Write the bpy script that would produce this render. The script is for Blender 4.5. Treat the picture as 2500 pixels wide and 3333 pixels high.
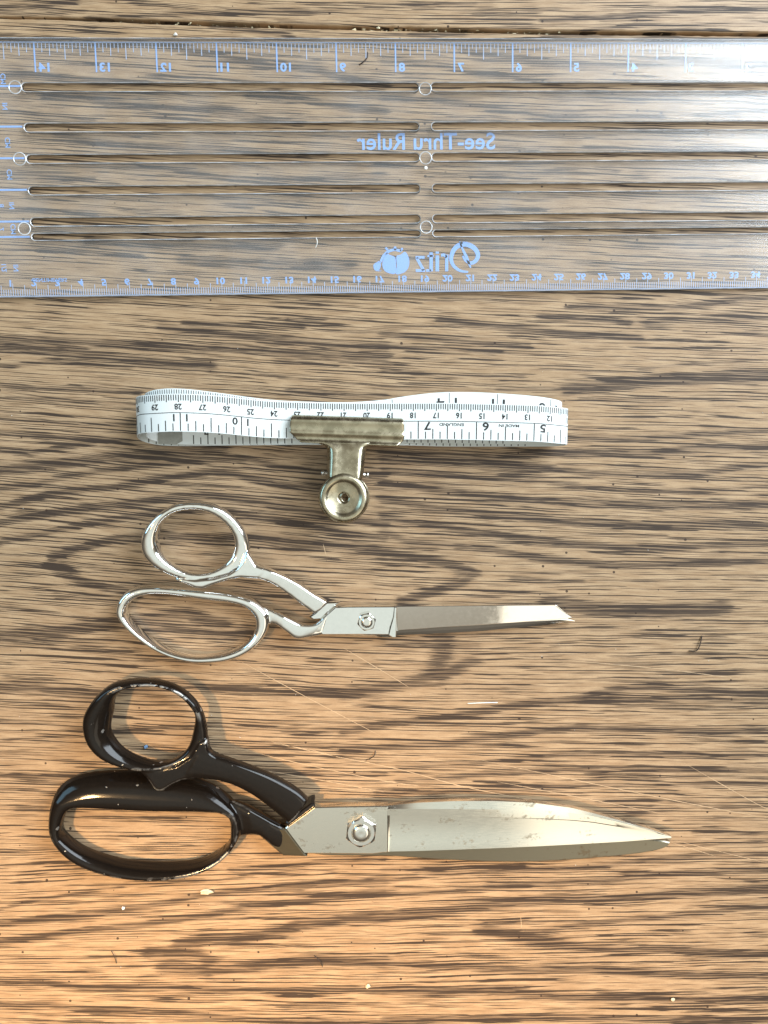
import bpy, bmesh, math, random
import numpy as np
from mathutils import Vector, Matrix

scene = bpy.context.scene
for o in list(bpy.data.objects):
    bpy.data.objects.remove(o)
random.seed(7)
rng = np.random.default_rng(11)

# ------------------------------------------------------------------ camera
# A hand held phone, 0.35 m over the table and tipped a few degrees.
FPX, DIST = 2503.0, 0.352
fwd = Vector((0.045, -0.110, -1.0)).normalized()
cam_pos = -DIST * fwd
rgt = fwd.cross(Vector((0, 1, 0))).normalized()
upv = rgt.cross(fwd)
cam_data = bpy.data.cameras.new('camera')
cam_data.sensor_fit = 'VERTICAL'
cam_data.sensor_height = 36.0
cam_data.lens = 36.0 * FPX / 3333.0
cam_data.clip_start, cam_data.clip_end = 0.01, 20.0
cam = bpy.data.objects.new('camera', cam_data)
rot = Matrix((rgt, upv, -fwd)).transposed()
cam.matrix_world = Matrix.Translation(cam_pos) @ rot.to_4x4()
scene.collection.objects.link(cam)
scene.camera = cam

# ------------------------------------------------------------------ light
world = bpy.data.worlds.new('World')
scene.world = world
world.use_nodes = True
bg = world.node_tree.nodes['Background']
# the room round the table: pale ceiling overhead, dimmer warm walls lower down
_nt = world.node_tree
_tc = _nt.nodes.new('ShaderNodeTexCoord'); _sx = _nt.nodes.new('ShaderNodeSeparateXYZ')
_rp = _nt.nodes.new('ShaderNodeValToRGB')
_nt.links.new(_tc.outputs['Generated'], _sx.inputs[0]); _nt.links.new(_sx.outputs[2], _rp.inputs[0])
_rp.color_ramp.elements[0].position = 0.0; _rp.color_ramp.elements[0].color = (0.055, 0.045, 0.035, 1)
_rp.color_ramp.elements[1].position = 1.0; _rp.color_ramp.elements[1].color = (0.86, 0.93, 0.86, 1)
_e = _rp.color_ramp.elements.new(0.66); _e.color = (0.21, 0.18, 0.14, 1)
_e = _rp.color_ramp.elements.new(0.80); _e.color = (0.43, 0.385, 0.305, 1)
_e = _rp.color_ramp.elements.new(0.905); _e.color = (0.76, 0.79, 0.71, 1)
_nt.links.new(_rp.outputs[0], bg.inputs['Color'])
bg.inputs['Strength'].default_value = 0.88

def area_lamp(name, loc, aim, sx, sy, power, color):
    d = bpy.data.lights.new(name, 'AREA')
    d.shape = 'RECTANGLE'
    d.size, d.size_y = sx, sy
    d.energy, d.color = power, color
    o = bpy.data.objects.new(name, d)
    o.location = loc
    o.rotation_euler = (Vector(aim) - Vector(loc)).to_track_quat('-Z', 'Y').to_euler()
    scene.collection.objects.link(o)
    return o

area_lamp('window_light', (1.27, 0.98, 1.02), (0.05, 0.0, 0), 1.35, 1.5, 72.0, (0.82, 0.92, 1.0))
area_lamp('side_window_light', (-1.0, 0.35, 0.50), (0, 0, 0), 0.52, 0.42, 2.8, (0.40, 0.76, 1.0))
area_lamp('blade_reflection_light', (0.62, -0.62, 1.0), (0.62, -0.62, 0), 0.62, 0.95, 2.0, (1.0, 0.90, 0.72))  # added unseen light, only there to put a cream reflection on the blades
sd = bpy.data.lights.new('warm_lamp', 'SPOT')
sd.energy, sd.color = 66.0, (1.0, 0.62, 0.28)
sd.spot_size, sd.spot_blend, sd.shadow_soft_size = math.radians(37), 1.0, 0.036
so = bpy.data.objects.new('warm_lamp', sd)
so.location = (-0.46, -0.10, 0.92)
so.rotation_euler = (Vector((-0.05, -0.335, 0)) - so.location).to_track_quat('-Z', 'Y').to_euler()
scene.collection.objects.link(so)

scene.view_settings.view_transform = 'Standard'
scene.view_settings.look = 'None'
scene.view_settings.exposure = 0.20
scene.view_settings.gamma = 1.0

# ------------------------------------------------------------------ helpers
def P(px, py, h=0.0):
    """Point on the plane z = h that the photograph shows at (px, py)."""
    d = fwd + rgt * ((px - 1250.0) / FPX) + upv * ((1666.5 - py) / FPX)
    t = (h - cam_pos.z) / d.z
    p = cam_pos + d * t
    return Vector((p.x, p.y, h))

def to_px(x, y):
    """numpy: table point -> photograph pixel."""
    dx, dy, dz = x - cam_pos.x, y - cam_pos.y, -cam_pos.z
    w = dx * fwd.x + dy * fwd.y + dz * fwd.z
    return (1250 + FPX * (dx * rgt.x + dy * rgt.y + dz * rgt.z) / w,
            1666.5 - FPX * (dx * upv.x + dy * upv.y + dz * upv.z) / w)

def link(o, parent=None):
    scene.collection.objects.link(o)
    if parent is not None:
        o.parent = parent
    return o

def mesh_obj(name, verts, faces, mat, parent=None, smooth=False, weld=False):
    me = bpy.data.meshes.new(name)
    me.from_pydata([tuple(v) for v in verts], [], faces)
    bm = bmesh.new(); bm.from_mesh(me)
    if weld:
        bmesh.ops.remove_doubles(bm, verts=bm.verts, dist=1e-6)
    bmesh.ops.recalc_face_normals(bm, faces=bm.faces)
    bm.to_mesh(me); bm.free()
    if mat is not None:
        me.materials.append(mat)
    if smooth:
        me.polygons.foreach_set('use_smooth', [True] * len(me.polygons))
    return link(bpy.data.objects.new(name, me), parent)

def thing(name, label, cat, loc=(0, 0, 0)):
    o = bpy.data.objects.new(name, None)
    o.empty_display_size = 0.02
    o['label'] = label; o['category'] = cat
    return link(o)

def tag(o, label, cat, group=None, kind=None):
    o['label'] = label; o['category'] = cat
    if group: o['group'] = group
    if kind: o['kind'] = kind
    return o

def catmull(pts, n, closed=False):
    """Dense centripetal-ish Catmull-Rom through points (numpy rows)."""
    pts = np.array(pts, float)
    m = len(pts)
    out = []
    segs = m if closed else m - 1
    for i in range(segs):
        if closed:
            p0, p1, p2, p3 = pts[(i - 1) % m], pts[i], pts[(i + 1) % m], pts[(i + 2) % m]
        else:
            p1, p2 = pts[i], pts[i + 1]
            p0 = pts[i - 1] if i else 2 * p1 - p2
            p3 = pts[i + 2] if i + 2 < m else 2 * p2 - p1
        for k in range(n):
            t = k / n
            out.append(0.5 * (2 * p1 + (p2 - p0) * t + (2 * p0 - 5 * p1 + 4 * p2 - p3) * t * t
                              + (3 * p1 - p0 - 3 * p2 + p3) * t ** 3))
    if not closed:
        out.append(pts[-1])
    return np.array(out)

def resample(poly, n, closed=False):
    poly = np.array(poly, float)
    if closed:
        poly = np.vstack([poly, poly[:1]])
    d = np.r_[0, np.cumsum(np.linalg.norm(np.diff(poly, axis=0), axis=1))]
    s = np.linspace(0, d[-1], n + 1)[:-1] if closed else np.linspace(0, d[-1], n)
    return np.c_[[np.interp(s, d, poly[:, k]) for k in range(poly.shape[1])]].T

def poly_area(p):
    p = np.array(p)
    x, y = p[:, 0], p[:, 1]
    return 0.5 * np.sum(x * np.roll(y, -1) - np.roll(x, -1) * y)

def inset(poly, d):
    """Offset a counter-clockwise polygon inwards by d."""
    p = np.array(poly, float)[:, :2]
    e = np.roll(p, -1, 0) - p
    e /= np.maximum(np.linalg.norm(e, axis=1), 1e-9)[:, None]
    nrm = np.c_[-e[:, 1], e[:, 0]]
    n0 = np.roll(nrm, 1, 0)
    b = n0 + nrm
    b /= np.maximum(np.linalg.norm(b, axis=1), 1e-9)[:, None]
    k = 1.0 / np.maximum(np.sum(b * nrm, axis=1), 0.45)
    return p + b * (d * k)[:, None]

def prism(poly, z0, z1, bev=0.0, zfun=None):
    """verts, faces of an outline raised from z0 to z1 with a bevelled top rim; zfun(x,y) adds height to the top."""
    p = np.array(poly, float)[:, :2]
    if poly_area(p) < 0:
        p = p[::-1]
    n = len(p)
    zf = zfun or (lambda x, y: 0.0)
    rings = [[(x, y, z0) for x, y in p]]
    if bev > 0:
        rings.append([(x, y, z1 - bev + zf(x, y)) for x, y in p])
        q = inset(p, bev)
        rings.append([(x, y, z1 + zf(x, y)) for x, y in q])
    else:
        rings.append([(x, y, z1 + zf(x, y)) for x, y in p])
    verts = [v for r in rings for v in r]
    faces = []
    for k in range(len(rings) - 1):
        for i in range(n):
            j = (i + 1) % n
            faces.append((k * n + i, k * n + j, (k + 1) * n + j, (k + 1) * n + i))
    faces.append(tuple(range((len(rings) - 1) * n, len(rings) * n)))
    faces.append(tuple(range(n))[::-1])
    return verts, faces

def join(*parts):
    V, F = [], []
    for v, f in parts:
        b = len(V)
        V += [tuple(a) for a in v]
        F += [tuple(i + b for i in q) for q in f]
    return V, F

def remeshed(name, geo, voxel, smooth_it, mat, parent):
    """Fuse overlapping solids into one cast body."""
    V, F = geo
    o = mesh_obj(name + '_raw', V, F, None)
    m = o.modifiers.new('r', 'REMESH'); m.mode = 'VOXEL'; m.voxel_size = voxel
    s = o.modifiers.new('s', 'SMOOTH'); s.factor = 0.5; s.iterations = smooth_it
    bpy.context.view_layer.update()
    dg = bpy.context.evaluated_depsgraph_get()
    me = bpy.data.meshes.new_from_object(o.evaluated_get(dg))
    raw = o.data
    bpy.data.objects.remove(o); bpy.data.meshes.remove(raw)
    me.name = name
    me.materials.clear(); me.materials.append(mat)
    me.polygons.foreach_set('use_smooth', [True] * len(me.polygons))
    return link(bpy.data.objects.new(name, me), parent)

def text_geo(txt, size, bold=0.0, xscale=1.0):
    """Flat text outline, centred on the origin: verts (n,2), faces."""
    c = bpy.data.curves.new('t', 'FONT')
    c.body = txt; c.size = size; c.align_x = 'CENTER'; c.align_y = 'CENTER'
    c.offset = bold * size; c.resolution_u = 3
    o = bpy.data.objects.new('t', c)
    scene.collection.objects.link(o)
    bpy.context.view_layer.update()
    dg = bpy.context.evaluated_depsgraph_get()
    me = bpy.data.meshes.new_from_object(o.evaluated_get(dg))
    bm = bmesh.new(); bm.from_mesh(me)
    bmesh.ops.triangulate(bm, faces=bm.faces)
    V = [(v.co.x * xscale, v.co.y) for v in bm.verts]
    F = [tuple(v.index for v in f.verts) for f in bm.faces]
    bm.free()
    bpy.data.objects.remove(o); bpy.data.curves.remove(c); bpy.data.meshes.remove(me)
    if V:
        a = np.array(V); a -= (a.max(0) + a.min(0)) / 2
        V = [tuple(r) for r in a]
    return V, F
_tcache = {}
def text(txt, size, bold=0.0, xscale=1.0):
    k = (txt, size, bold, xscale)
    if k not in _tcache:
        _tcache[k] = text_geo(*k)
    return _tcache[k]

# ------------------------------------------------------------------ materials
def new_mat(name):
    m = bpy.data.materials.new(name); m.use_nodes = True
    nt = m.node_tree
    return m, nt, nt.nodes['Principled BSDF'], nt.nodes['Material Output']

class NB:
    def __init__(s, nt): s.nt = nt
    def n(s, t, **kw):
        x = s.nt.nodes.new(t)
        for k, v in kw.items(): setattr(x, k, v)
        return x
    def l(s, a, b): s.nt.links.new(a, b)
    def setin(s, node, i, v):
        if hasattr(v, 'is_output'): s.l(v, node.inputs[i])
        else: node.inputs[i].default_value = v
    def math(s, op, a, b=0.0, c=0.0, clamp=False):
        x = s.n('ShaderNodeMath', operation=op, use_clamp=clamp)
        s.setin(x, 0, a); s.setin(x, 1, b); s.setin(x, 2, c)
        return x.outputs[0]
    def step(s, v, lo, hi, a=0.0, b=1.0):
        x = s.n('ShaderNodeMapRange', interpolation_type='SMOOTHSTEP')
        for i, q in enumerate((v, lo, hi, a, b)): s.setin(x, i, q)
        return x.outputs[0]
    def mix(s, f, a, b, blend='MIX'):
        x = s.n('ShaderNodeMix', data_type='RGBA', blend_type=blend)
        s.setin(x, 0, f)
        for i, v in ((6, a), (7, b)):
            s.setin(x, i, v if hasattr(v, 'is_output') else (*v, 1) if len(v) == 3 else v)
        return x.outputs[2]
    def noise(s, vec, scale, detail=2.0, rough=0.5, dist=0.0):
        x = s.n('ShaderNodeTexNoise')
        if vec is not None: s.l(vec, x.inputs['Vector'])
        x.inputs['Scale'].default_value = scale
        x.inputs['Detail'].default_value = detail
        x.inputs['Roughness'].default_value = rough
        x.inputs['Distortion'].default_value = dist
        return x.outputs['Fac']
    def xyz(s, a, b, c=0.0):
        x = s.n('ShaderNodeCombineXYZ')
        for i, v in enumerate((a, b, c)): s.setin(x, i, v)
        return x.outputs[0]

# --- oak print of the table top: long pores that thicken inside the growth ring figure
def wood_material():
    m, nt, bsdf, out = new_mat('oak_tabletop')
    b = NB(nt)
    at = b.n('ShaderNodeAttribute', attribute_name='grain')
    sp = b.n('ShaderNodeSeparateXYZ'); b.l(at.outputs['Vector'], sp.inputs[0])
    u, v, f = sp.outputs
    wob = b.math('MULTIPLY', b.math('SUBTRACT', b.noise(b.xyz(b.math('MULTIPLY', u, 3.0), b.math('MULTIPLY', v, 9.0)), 1.0, 2), 0.5), 0.015)
    vv = b.math('ADD', v, wob)
    patch = b.noise(b.xyz(b.math('MULTIPLY', u, 3.2), b.math('MULTIPLY', vv, 38.0)), 1.0, 3, 0.55)
    # figure with frayed ends
    fr = b.noise(b.xyz(b.math('MULTIPLY', u, 6.0), b.math('MULTIPLY', vv, 190.0), 3.0), 1.0, 2, 0.6)
    ff = b.math('ADD', f, b.math('ADD', b.math('MULTIPLY', b.math('SUBTRACT', patch, 0.5), 0.60),
                                  b.math('MULTIPLY', b.math('SUBTRACT', fr, 0.5), 1.25)))
    fig = b.step(ff, 0.20, 0.80)
    fsoft = b.step(b.math('ADD', f, b.math('MULTIPLY', b.math('SUBTRACT', patch, 0.5), 0.7)), 0.15, 0.9)
    # pores: long fine lines, broken into dashes
    n1 = b.noise(b.xyz(b.math('MULTIPLY', u, 2.7), b.math('MULTIPLY', vv, 225.0), 0.0), 1.0, 1.0, 0.5)
    n2 = b.noise(b.xyz(b.math('MULTIPLY', u, 4.6), b.math('MULTIPLY', vv, 290.0), 7.0), 1.0, 2.0, 0.6)
    n3 = b.noise(b.xyz(b.math('MULTIPLY', u, 1.6), b.math('MULTIPLY', vv, 180.0), 5.0), 1.0, 1.0, 0.5)
    brk = b.noise(b.xyz(b.math('MULTIPLY', u, 8.0), b.math('MULTIPLY', vv, 90.0), 9.0), 1.0, 1.0, 0.5)
    cut = b.math('MULTIPLY', b.math('SUBTRACT', brk, 0.5), 0.22)
    t1 = b.math('SUBTRACT', b.math('SUBTRACT', 0.612, b.math('MULTIPLY', fig, 0.100)), cut)
    t2 = b.math('SUBTRACT', 0.605, b.math('MULTIPLY', fig, 0.105))
    t3 = b.math('SUBTRACT', b.math('SUBTRACT', 0.606, b.math('MULTIPLY', fig, 0.060)), cut)
    p1 = b.step(b.math('SUBTRACT', n1, t1), -0.008, 0.020)
    p2 = b.step(b.math('SUBTRACT', n2, t2), -0.010, 0.030)
    p3 = b.step(b.math('SUBTRACT', n3, t3), -0.006, 0.016)
    pore = b.math('MAXIMUM', b.math('MAXIMUM', p1, p3), b.math('MULTIPLY', p2, 0.72))
    # specks
    vo = b.n('ShaderNodeTexVoronoi', voronoi_dimensions='2D')
    b.l(b.xyz(u, b.math('MULTIPLY', v, 1.0)), vo.inputs['Vector'])
    vo.inputs['Scale'].default_value = 13.0
    spc = b.n('ShaderNodeSeparateColor'); b.l(vo.outputs['Color'], spc.inputs[0])
    rad = b.math('MULTIPLY', b.math('SUBTRACT', spc.outputs[0], 0.70), 0.22)
    speck = b.step(b.math('SUBTRACT', rad, vo.outputs['Distance']), 0.0, 0.010)
    # ground tone
    g1 = b.noise(b.xyz(b.math('MULTIPLY', u, 9.0), b.math('MULTIPLY', vv, 60.0), 2.0), 1.0, 4, 0.65)
    g2 = b.noise(b.xyz(b.math('MULTIPLY', u, 160.0), b.math('MULTIPLY', v, 260.0)), 1.0, 2, 0.7)
    base = b.mix(b.step(g1, 0.30, 0.72), (0.335, 0.217, 0.122), (0.475, 0.330, 0.200))
    base = b.mix(b.math('MULTIPLY', b.step(g2, 0.45, 0.75), 0.25), base, (0.25, 0.155, 0.085))
    base = b.mix(b.math('MULTIPLY', fsoft, 0.58), base, (0.150, 0.097, 0.060))
    porec = b.mix(g1, (0.019, 0.012, 0.009), (0.046, 0.029, 0.021))
    col = b.mix(b.math('MULTIPLY', pore, 0.95), base, porec)
    col = b.mix(b.math('MULTIPLY', speck, 0.9), col, (0.035, 0.018, 0.012))
    b.l(col, bsdf.inputs['Base Color'])
    b.l(b.math('ADD', 0.40, b.math('MULTIPLY', pore, 0.18)), bsdf.inputs['Roughness'])
    bsdf.inputs['Specular IOR Level'].default_value = 0.36
    bp = b.n('ShaderNodeBump'); bp.inputs['Strength'].default_value = 0.25; bp.inputs['Distance'].default_value = 0.00008
    b.l(b.math('SUBTRACT', b.math('MULTIPLY', g2, 0.35), pore), bp.inputs['Height'])
    b.l(bp.outputs[0], bsdf.inputs['Normal'])
    return m

def plain(name, col, rough=0.5, metal=0.0, spec=0.5, coat=0.0, var=0.0, scale=900.0, trans=0.0):
    m, nt, bsdf, out = new_mat(name)
    b = NB(nt)
    bsdf.inputs['Roughness'].default_value = rough
    bsdf.inputs['Metallic'].default_value = metal
    bsdf.inputs['Specular IOR Level'].default_value = spec
    bsdf.inputs['Coat Weight'].default_value = coat
    tc = b.n('ShaderNodeTexCoord')
    nz = b.noise(tc.outputs['Object'], scale, 3, 0.6)
    lo = tuple(c * (1 - var) for c in col); hi = tuple(min(1, c * (1 + var)) for c in col)
    b.l(b.mix(nz, lo, hi), bsdf.inputs['Base Color'])
    return m

def chrome_material():
    m, nt, bsdf, out = new_mat('polished_chrome')
    b = NB(nt)
    bsdf.inputs['Metallic'].default_value = 1.0
    tc = b.n('ShaderNodeTexCoord')
    nz = b.noise(tc.outputs['Object'], 500, 3, 0.6)
    b.l(b.mix(nz, (0.80, 0.80, 0.78), (0.90, 0.90, 0.88)), bsdf.inputs['Base Color'])
    b.l(b.step(nz, 0.3, 0.8, 0.045, 0.11), bsdf.inputs['Roughness'])
    return m

def steel_material(name, base, r0, r1, stain):
    m, nt, bsdf, out = new_mat(name)
    b = NB(nt)
    bsdf.inputs['Metallic'].default_value = 1.0
    tc = b.n('ShaderNodeTexCoord')
    mp = b.n('ShaderNodeMapping'); mp.inputs['Scale'].default_value = (0.6, 1.6, 1.0)
    b.l(tc.outputs['Object'], mp.inputs[0])
    big = b.noise(mp.outputs[0], 110, 4, 0.62)
    sm = b.noise(tc.outputs['Object'], 520, 3, 0.6)
    scr = b.n('ShaderNodeMapping'); scr.inputs['Scale'].default_value = (0.25, 4.0, 1.0); scr.inputs['Rotation'].default_value = (0, 0, 0.9)
    b.l(tc.outputs['Object'], scr.inputs[0])
    sc = b.noise(scr.outputs[0], 900, 2, 0.5)
    st = b.math('MULTIPLY', b.step(b.math('ADD', big, b.math('MULTIPLY', b.math('SUBTRACT', sm, 0.5), 0.55)), 0.60, 0.74), stain)
    col = b.mix(sc, tuple(c * 0.88 for c in base), base)
    col = b.mix(st, col, (0.20, 0.165, 0.115))
    b.l(col, bsdf.inputs['Base Color'])
    b.l(b.math('ADD', b.step(sc, 0.2, 0.8, r0, r1), b.math('MULTIPLY', st, 0.25)), bsdf.inputs['Roughness'])
    return m

def enamel_material():
    m, nt, bsdf, out = new_mat('chipped_black_enamel')
    b = NB(nt)
    tc = b.n('ShaderNodeTexCoord')
    geo = b.n('ShaderNodeNewGeometry')
    n1 = b.noise(tc.outputs['Object'], 170, 4, 0.65)
    n2 = b.noise(tc.outputs['Object'], 900, 2, 0.6)
    n3 = b.noise(tc.outputs['Object'], 60, 2, 0.5)
    edge = b.step(geo.outputs['Pointiness'], 0.514, 0.534)
    wear = b.math('MULTIPLY', edge, b.step(b.math('ADD', n1, b.math('MULTIPLY', b.math('SUBTRACT', n3, 0.5), 0.8)), 0.46, 0.53))
    nick = b.step(b.noise(tc.outputs['Object'], 420, 1, 0.5), 0.775, 0.80)
    chip = b.math('MAXIMUM', wear, nick)
    col = b.mix(n2, (0.0045, 0.0034, 0.0027), (0.011, 0.008, 0.006))
    col = b.mix(chip, col, (0.34, 0.335, 0.32))
    b.l(col, bsdf.inputs['Base Color'])
    b.l(b.math('MULTIPLY', chip, 0.8), bsdf.inputs['Metallic'])
    b.l(b.mix(chip, (0.12,) * 3, (0.42,) * 3), bsdf.inputs['Roughness'])
    bsdf.inputs['Specular IOR Level'].default_value = 0.30
    bp = b.n('ShaderNodeBump'); bp.inputs['Strength'].default_value = 0.15; bp.inputs['Distance'].default_value = 0.00015
    b.l(b.math('SUBTRACT', b.math('MULTIPLY', n1, 0.4), chip), bp.inputs['Height'])
    b.l(bp.outputs[0], bsdf.inputs['Normal'])
    return m

def tarnish_material():
    m, nt, bsdf, out = new_mat('tarnished_nickel')
    b = NB(nt)
    tc = b.n('ShaderNodeTexCoord')
    n1 = b.noise(tc.outputs['Object'], 190, 4, 0.6)
    n2 = b.noise(tc.outputs['Object'], 1100, 3, 0.6)
    col = b.mix(b.step(n1, 0.35, 0.65), (0.34, 0.305, 0.22), (0.52, 0.47, 0.345))
    col = b.mix(b.math('MULTIPLY', b.step(n2, 0.58, 0.75), 0.12), col, (0.56, 0.53, 0.46))
    b.l(col, bsdf.inputs['Base Color'])
    bsdf.inputs['Metallic'].default_value = 1.0
    b.l(b.step(n1, 0.3, 0.7, 0.22, 0.34), bsdf.inputs['Roughness'])
    return m

def acrylic_material():
    m, nt, bsdf, out = new_mat('clear_acrylic')
    b = NB(nt)
    nt.nodes.remove(bsdf)
    tr = b.n('ShaderNodeBsdfTransparent'); tr.inputs[0].default_value = (0.99, 0.992, 0.995, 1)
    gl = b.n('ShaderNodeBsdfGlossy'); gl.inputs['Roughness'].default_value = 0.20
    lw = b.n('ShaderNodeLayerWeight'); lw.inputs[0].default_value = 0.5
    frf = b.math('ADD', 0.045, b.math('MULTIPLY', b.math('POWER', lw.outputs['Facing'], 5.0), 0.95))
    tc = b.n('ShaderNodeTexCoord')
    mp = b.n('ShaderNodeMapping'); mp.inputs['Scale'].default_value = (1, 1, 1)
    b.l(tc.outputs['Object'], mp.inputs[0])
    df = b.n('ShaderNodeBsdfDiffuse'); df.inputs[0].default_value = (0.8, 0.84, 0.9, 1)
    m1 = b.n('ShaderNodeMixShader'); b.l(frf, m1.inputs[0]); b.l(tr.outputs[0], m1.inputs[1]); b.l(gl.outputs[0], m1.inputs[2])
    m2 = b.n('ShaderNodeMixShader')
    haze = b.step(b.noise(mp.outputs[0], 26, 4, 0.65), 0.35, 0.75, 0.020, 0.075)  # milky plastic, plus a painted pale veil standing in for room reflection
    b.l(haze, m2.inputs[0]); b.l(m1.outputs[0], m2.inputs[1]); b.l(df.outputs[0], m2.inputs[2])
    b.l(m2.outputs[0], out.inputs[0])
    return m

def acrylic_edge_material():
    m, nt, bsdf, out = new_mat('acrylic_edge')
    b = NB(nt)
    nt.nodes.remove(bsdf)
    tr = b.n('ShaderNodeBsdfTransparent'); tr.inputs[0].default_value = (0.50, 0.52, 0.54, 1)
    gl = b.n('ShaderNodeBsdfGlossy'); gl.inputs['Roughness'].default_value = 0.10
    df = b.n('ShaderNodeBsdfDiffuse'); df.inputs[0].default_value = (0.80, 0.84, 0.90, 1)  # white mixed in as painted brightness where clear rims would catch light
    tc = b.n('ShaderNodeTexCoord')
    nz = b.noise(tc.outputs['Object'], 120, 3, 0.6)
    m1 = b.n('ShaderNodeMixShader'); m1.inputs[0].default_value = 0.35
    b.l(tr.outputs[0], m1.inputs[1]); b.l(gl.outputs[0], m1.inputs[2])
    m2 = b.n('ShaderNodeMixShader'); b.l(b.step(nz, 0.35, 0.7, 0.30, 0.75), m2.inputs[0])
    b.l(m1.outputs[0], m2.inputs[1]); b.l(df.outputs[0], m2.inputs[2])
    b.l(m2.outputs[0], out.inputs[0])
    return m

def acrylic_wall_material():
    m, nt, bsdf, out = new_mat('acrylic_slot_wall')
    b = NB(nt)
    nt.nodes.remove(bsdf)
    tr = b.n('ShaderNodeBsdfTransparent'); tr.inputs[0].default_value = (0.30, 0.30, 0.30, 1)  # dark tint paints shade onto the clear slot walls
    gl = b.n('ShaderNodeBsdfGlossy'); gl.inputs['Roughness'].default_value = 0.12
    tc = b.n('ShaderNodeTexCoord')
    m1 = b.n('ShaderNodeMixShader')
    b.l(b.step(b.noise(tc.outputs['Object'], 90, 3, 0.6), 0.3, 0.7, 0.10, 0.25), m1.inputs[0])
    b.l(tr.outputs[0], m1.inputs[1]); b.l(gl.outputs[0], m1.inputs[2])
    b.l(m1.outputs[0], out.inputs[0])
    return m

M = {}
M['wood'] = wood_material()
M['chrome'] = chrome_material()
M['steel'] = steel_material('worn_steel', (0.80, 0.77, 0.69), 0.12, 0.22, 0.55)
M['steel_rough'] = steel_material('tarnished_steel', (0.235, 0.215, 0.165), 0.30, 0.42, 1.0)
M['tang'] = steel_material('dark_bare_tang', (0.12, 0.105, 0.075), 0.35, 0.5, 0.6)
M['nut'] = steel_material('bright_nut_steel', (0.86, 0.85, 0.81), 0.12, 0.20, 0.0)
M['enamel'] = enamel_material()
M['black_root'] = plain('black_enamel_root', (0.008, 0.006, 0.005), 0.3, var=0.3)
M['nickel'] = tarnish_material()
M['acrylic'] = acrylic_material()
M['acrylic_wall'] = acrylic_wall_material()
M['acrylic_edge'] = acrylic_edge_material()
M['blue_ink'] = plain('light_blue_ink', (0.27, 0.47, 0.90), 0.5, var=0.05)
M['pale_ink'] = plain('pale_blue_ink', (0.46, 0.58, 0.84), 0.5, var=0.05)
M['tape'] = plain('white_vinyl_tape', (0.76, 0.81, 0.82), 0.24, var=0.02, spec=0.5, scale=300)
M['tape_ink'] = plain('black_tape_ink', (0.018, 0.018, 0.02), 0.30, var=0.2, spec=0.6)
M['pin'] = plain('bright_pin_steel', (0.72, 0.70, 0.66), 0.25, metal=1.0, var=0.06)
M['scratch'] = plain('scratched_varnish', (0.56, 0.40, 0.25), 0.5, var=0.15)
M['joint'] = plain('dark_joint_strip', (0.03, 0.022, 0.016), 0.9, var=0.4)
M['crumb'] = plain('cream_crumb', (0.70, 0.62, 0.42), 0.7, var=0.15)
M['white_lint'] = plain('white_lint', (0.80, 0.79, 0.75), 0.8, var=0.05)
M['blue_lint'] = plain('blue_lint', (0.12, 0.22, 0.38), 0.8, var=0.1)
M['hair'] = plain('dark_fibre', (0.035, 0.022, 0.016), 0.6, var=0.2)
M['flat_black'] = plain('shadowed_hole_steel', (0.05, 0.045, 0.04), 0.6, var=0.2)

# ------------------------------------------------------------------ table
SEAM = np.array([(-500, 46), (0, 57), (200, 60), (400, 66), (600, 74), (1000, 87), (1400, 96), (1800, 105), (2500, 112), (3100, 119)], float)
SEAMW = np.array([(-500, 2), (0, 3), (250, 5), (400, 9), (800, 12), (1100, 10), (1500, 11), (1800, 9), (2500, 10), (3100, 9)], float)

# dark growth-ring figure of this board: zoomed crop origin + scale, then centre lines (half width px, strength)
BANDS = []
def bands(ox, oy, s, rows):
    for hw, st, pts in rows:
        BANDS.append((hw, st, [(ox + x * s, oy + y * s) for x, y in pts]))
bands(0, 1450, .7535, [
 (13, .8, [(-300, 20), (0, 18), (130, 35), (220, 15), (400, -10)]),
 (22, .9, [(-300, 150), (0, 110), (150, 95), (300, 75), (500, 50), (700, 30), (950, 15)]),
 (14, .8, [(-300, 240), (0, 185), (150, 170), (300, 130), (420, 110), (600, 90), (780, 75), (960, 60), (1080, 60), (1200, 90), (1400, 120), (1659, 130)]),
 (15, .85, [(-300, 320), (0, 265), (150, 225), (300, 195), (500, 180), (650, 150), (800, 130), (920, 110), (1000, 120), (1200, 170), (1400, 190)]),
 (16, .9, [(-300, 400), (0, 335), (150, 305), (300, 280), (450, 260), (600, 250), (750, 225), (880, 215), (1000, 230), (1150, 250), (1400, 300), (1659, 340)]),
 (15, .85, [(-300, 480), (0, 420), (120, 395), (250, 365), (400, 335), (550, 310), (700, 290), (830, 275), (950, 280), (1100, 310), (1300, 340), (1500, 380), (1659, 400)]),
 (17, .9, [(520, 400), (400, 430), (290, 455), (230, 490), (215, 520), (270, 555), (350, 585), (470, 615), (600, 640)]),
 (24, .7, [(250, 470), (270, 530), (300, 560)]),
 (22, .85, [(520, 400), (700, 385), (900, 405), (1100, 395), (1300, 420), (1500, 440), (1659, 465)]),
 (26, .95, [(-300, 810), (0, 820), (150, 820), (300, 800), (450, 770), (620, 750), (800, 730), (950, 770)]),
 (24, .8, [(640, 790), (800, 800), (1000, 820), (1070, 800)]),
 (10, .5, [(150, 620), (400, 660), (600, 700)]),
 (10, .5, [(0, 700), (200, 720), (450, 760)]),
])
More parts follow.
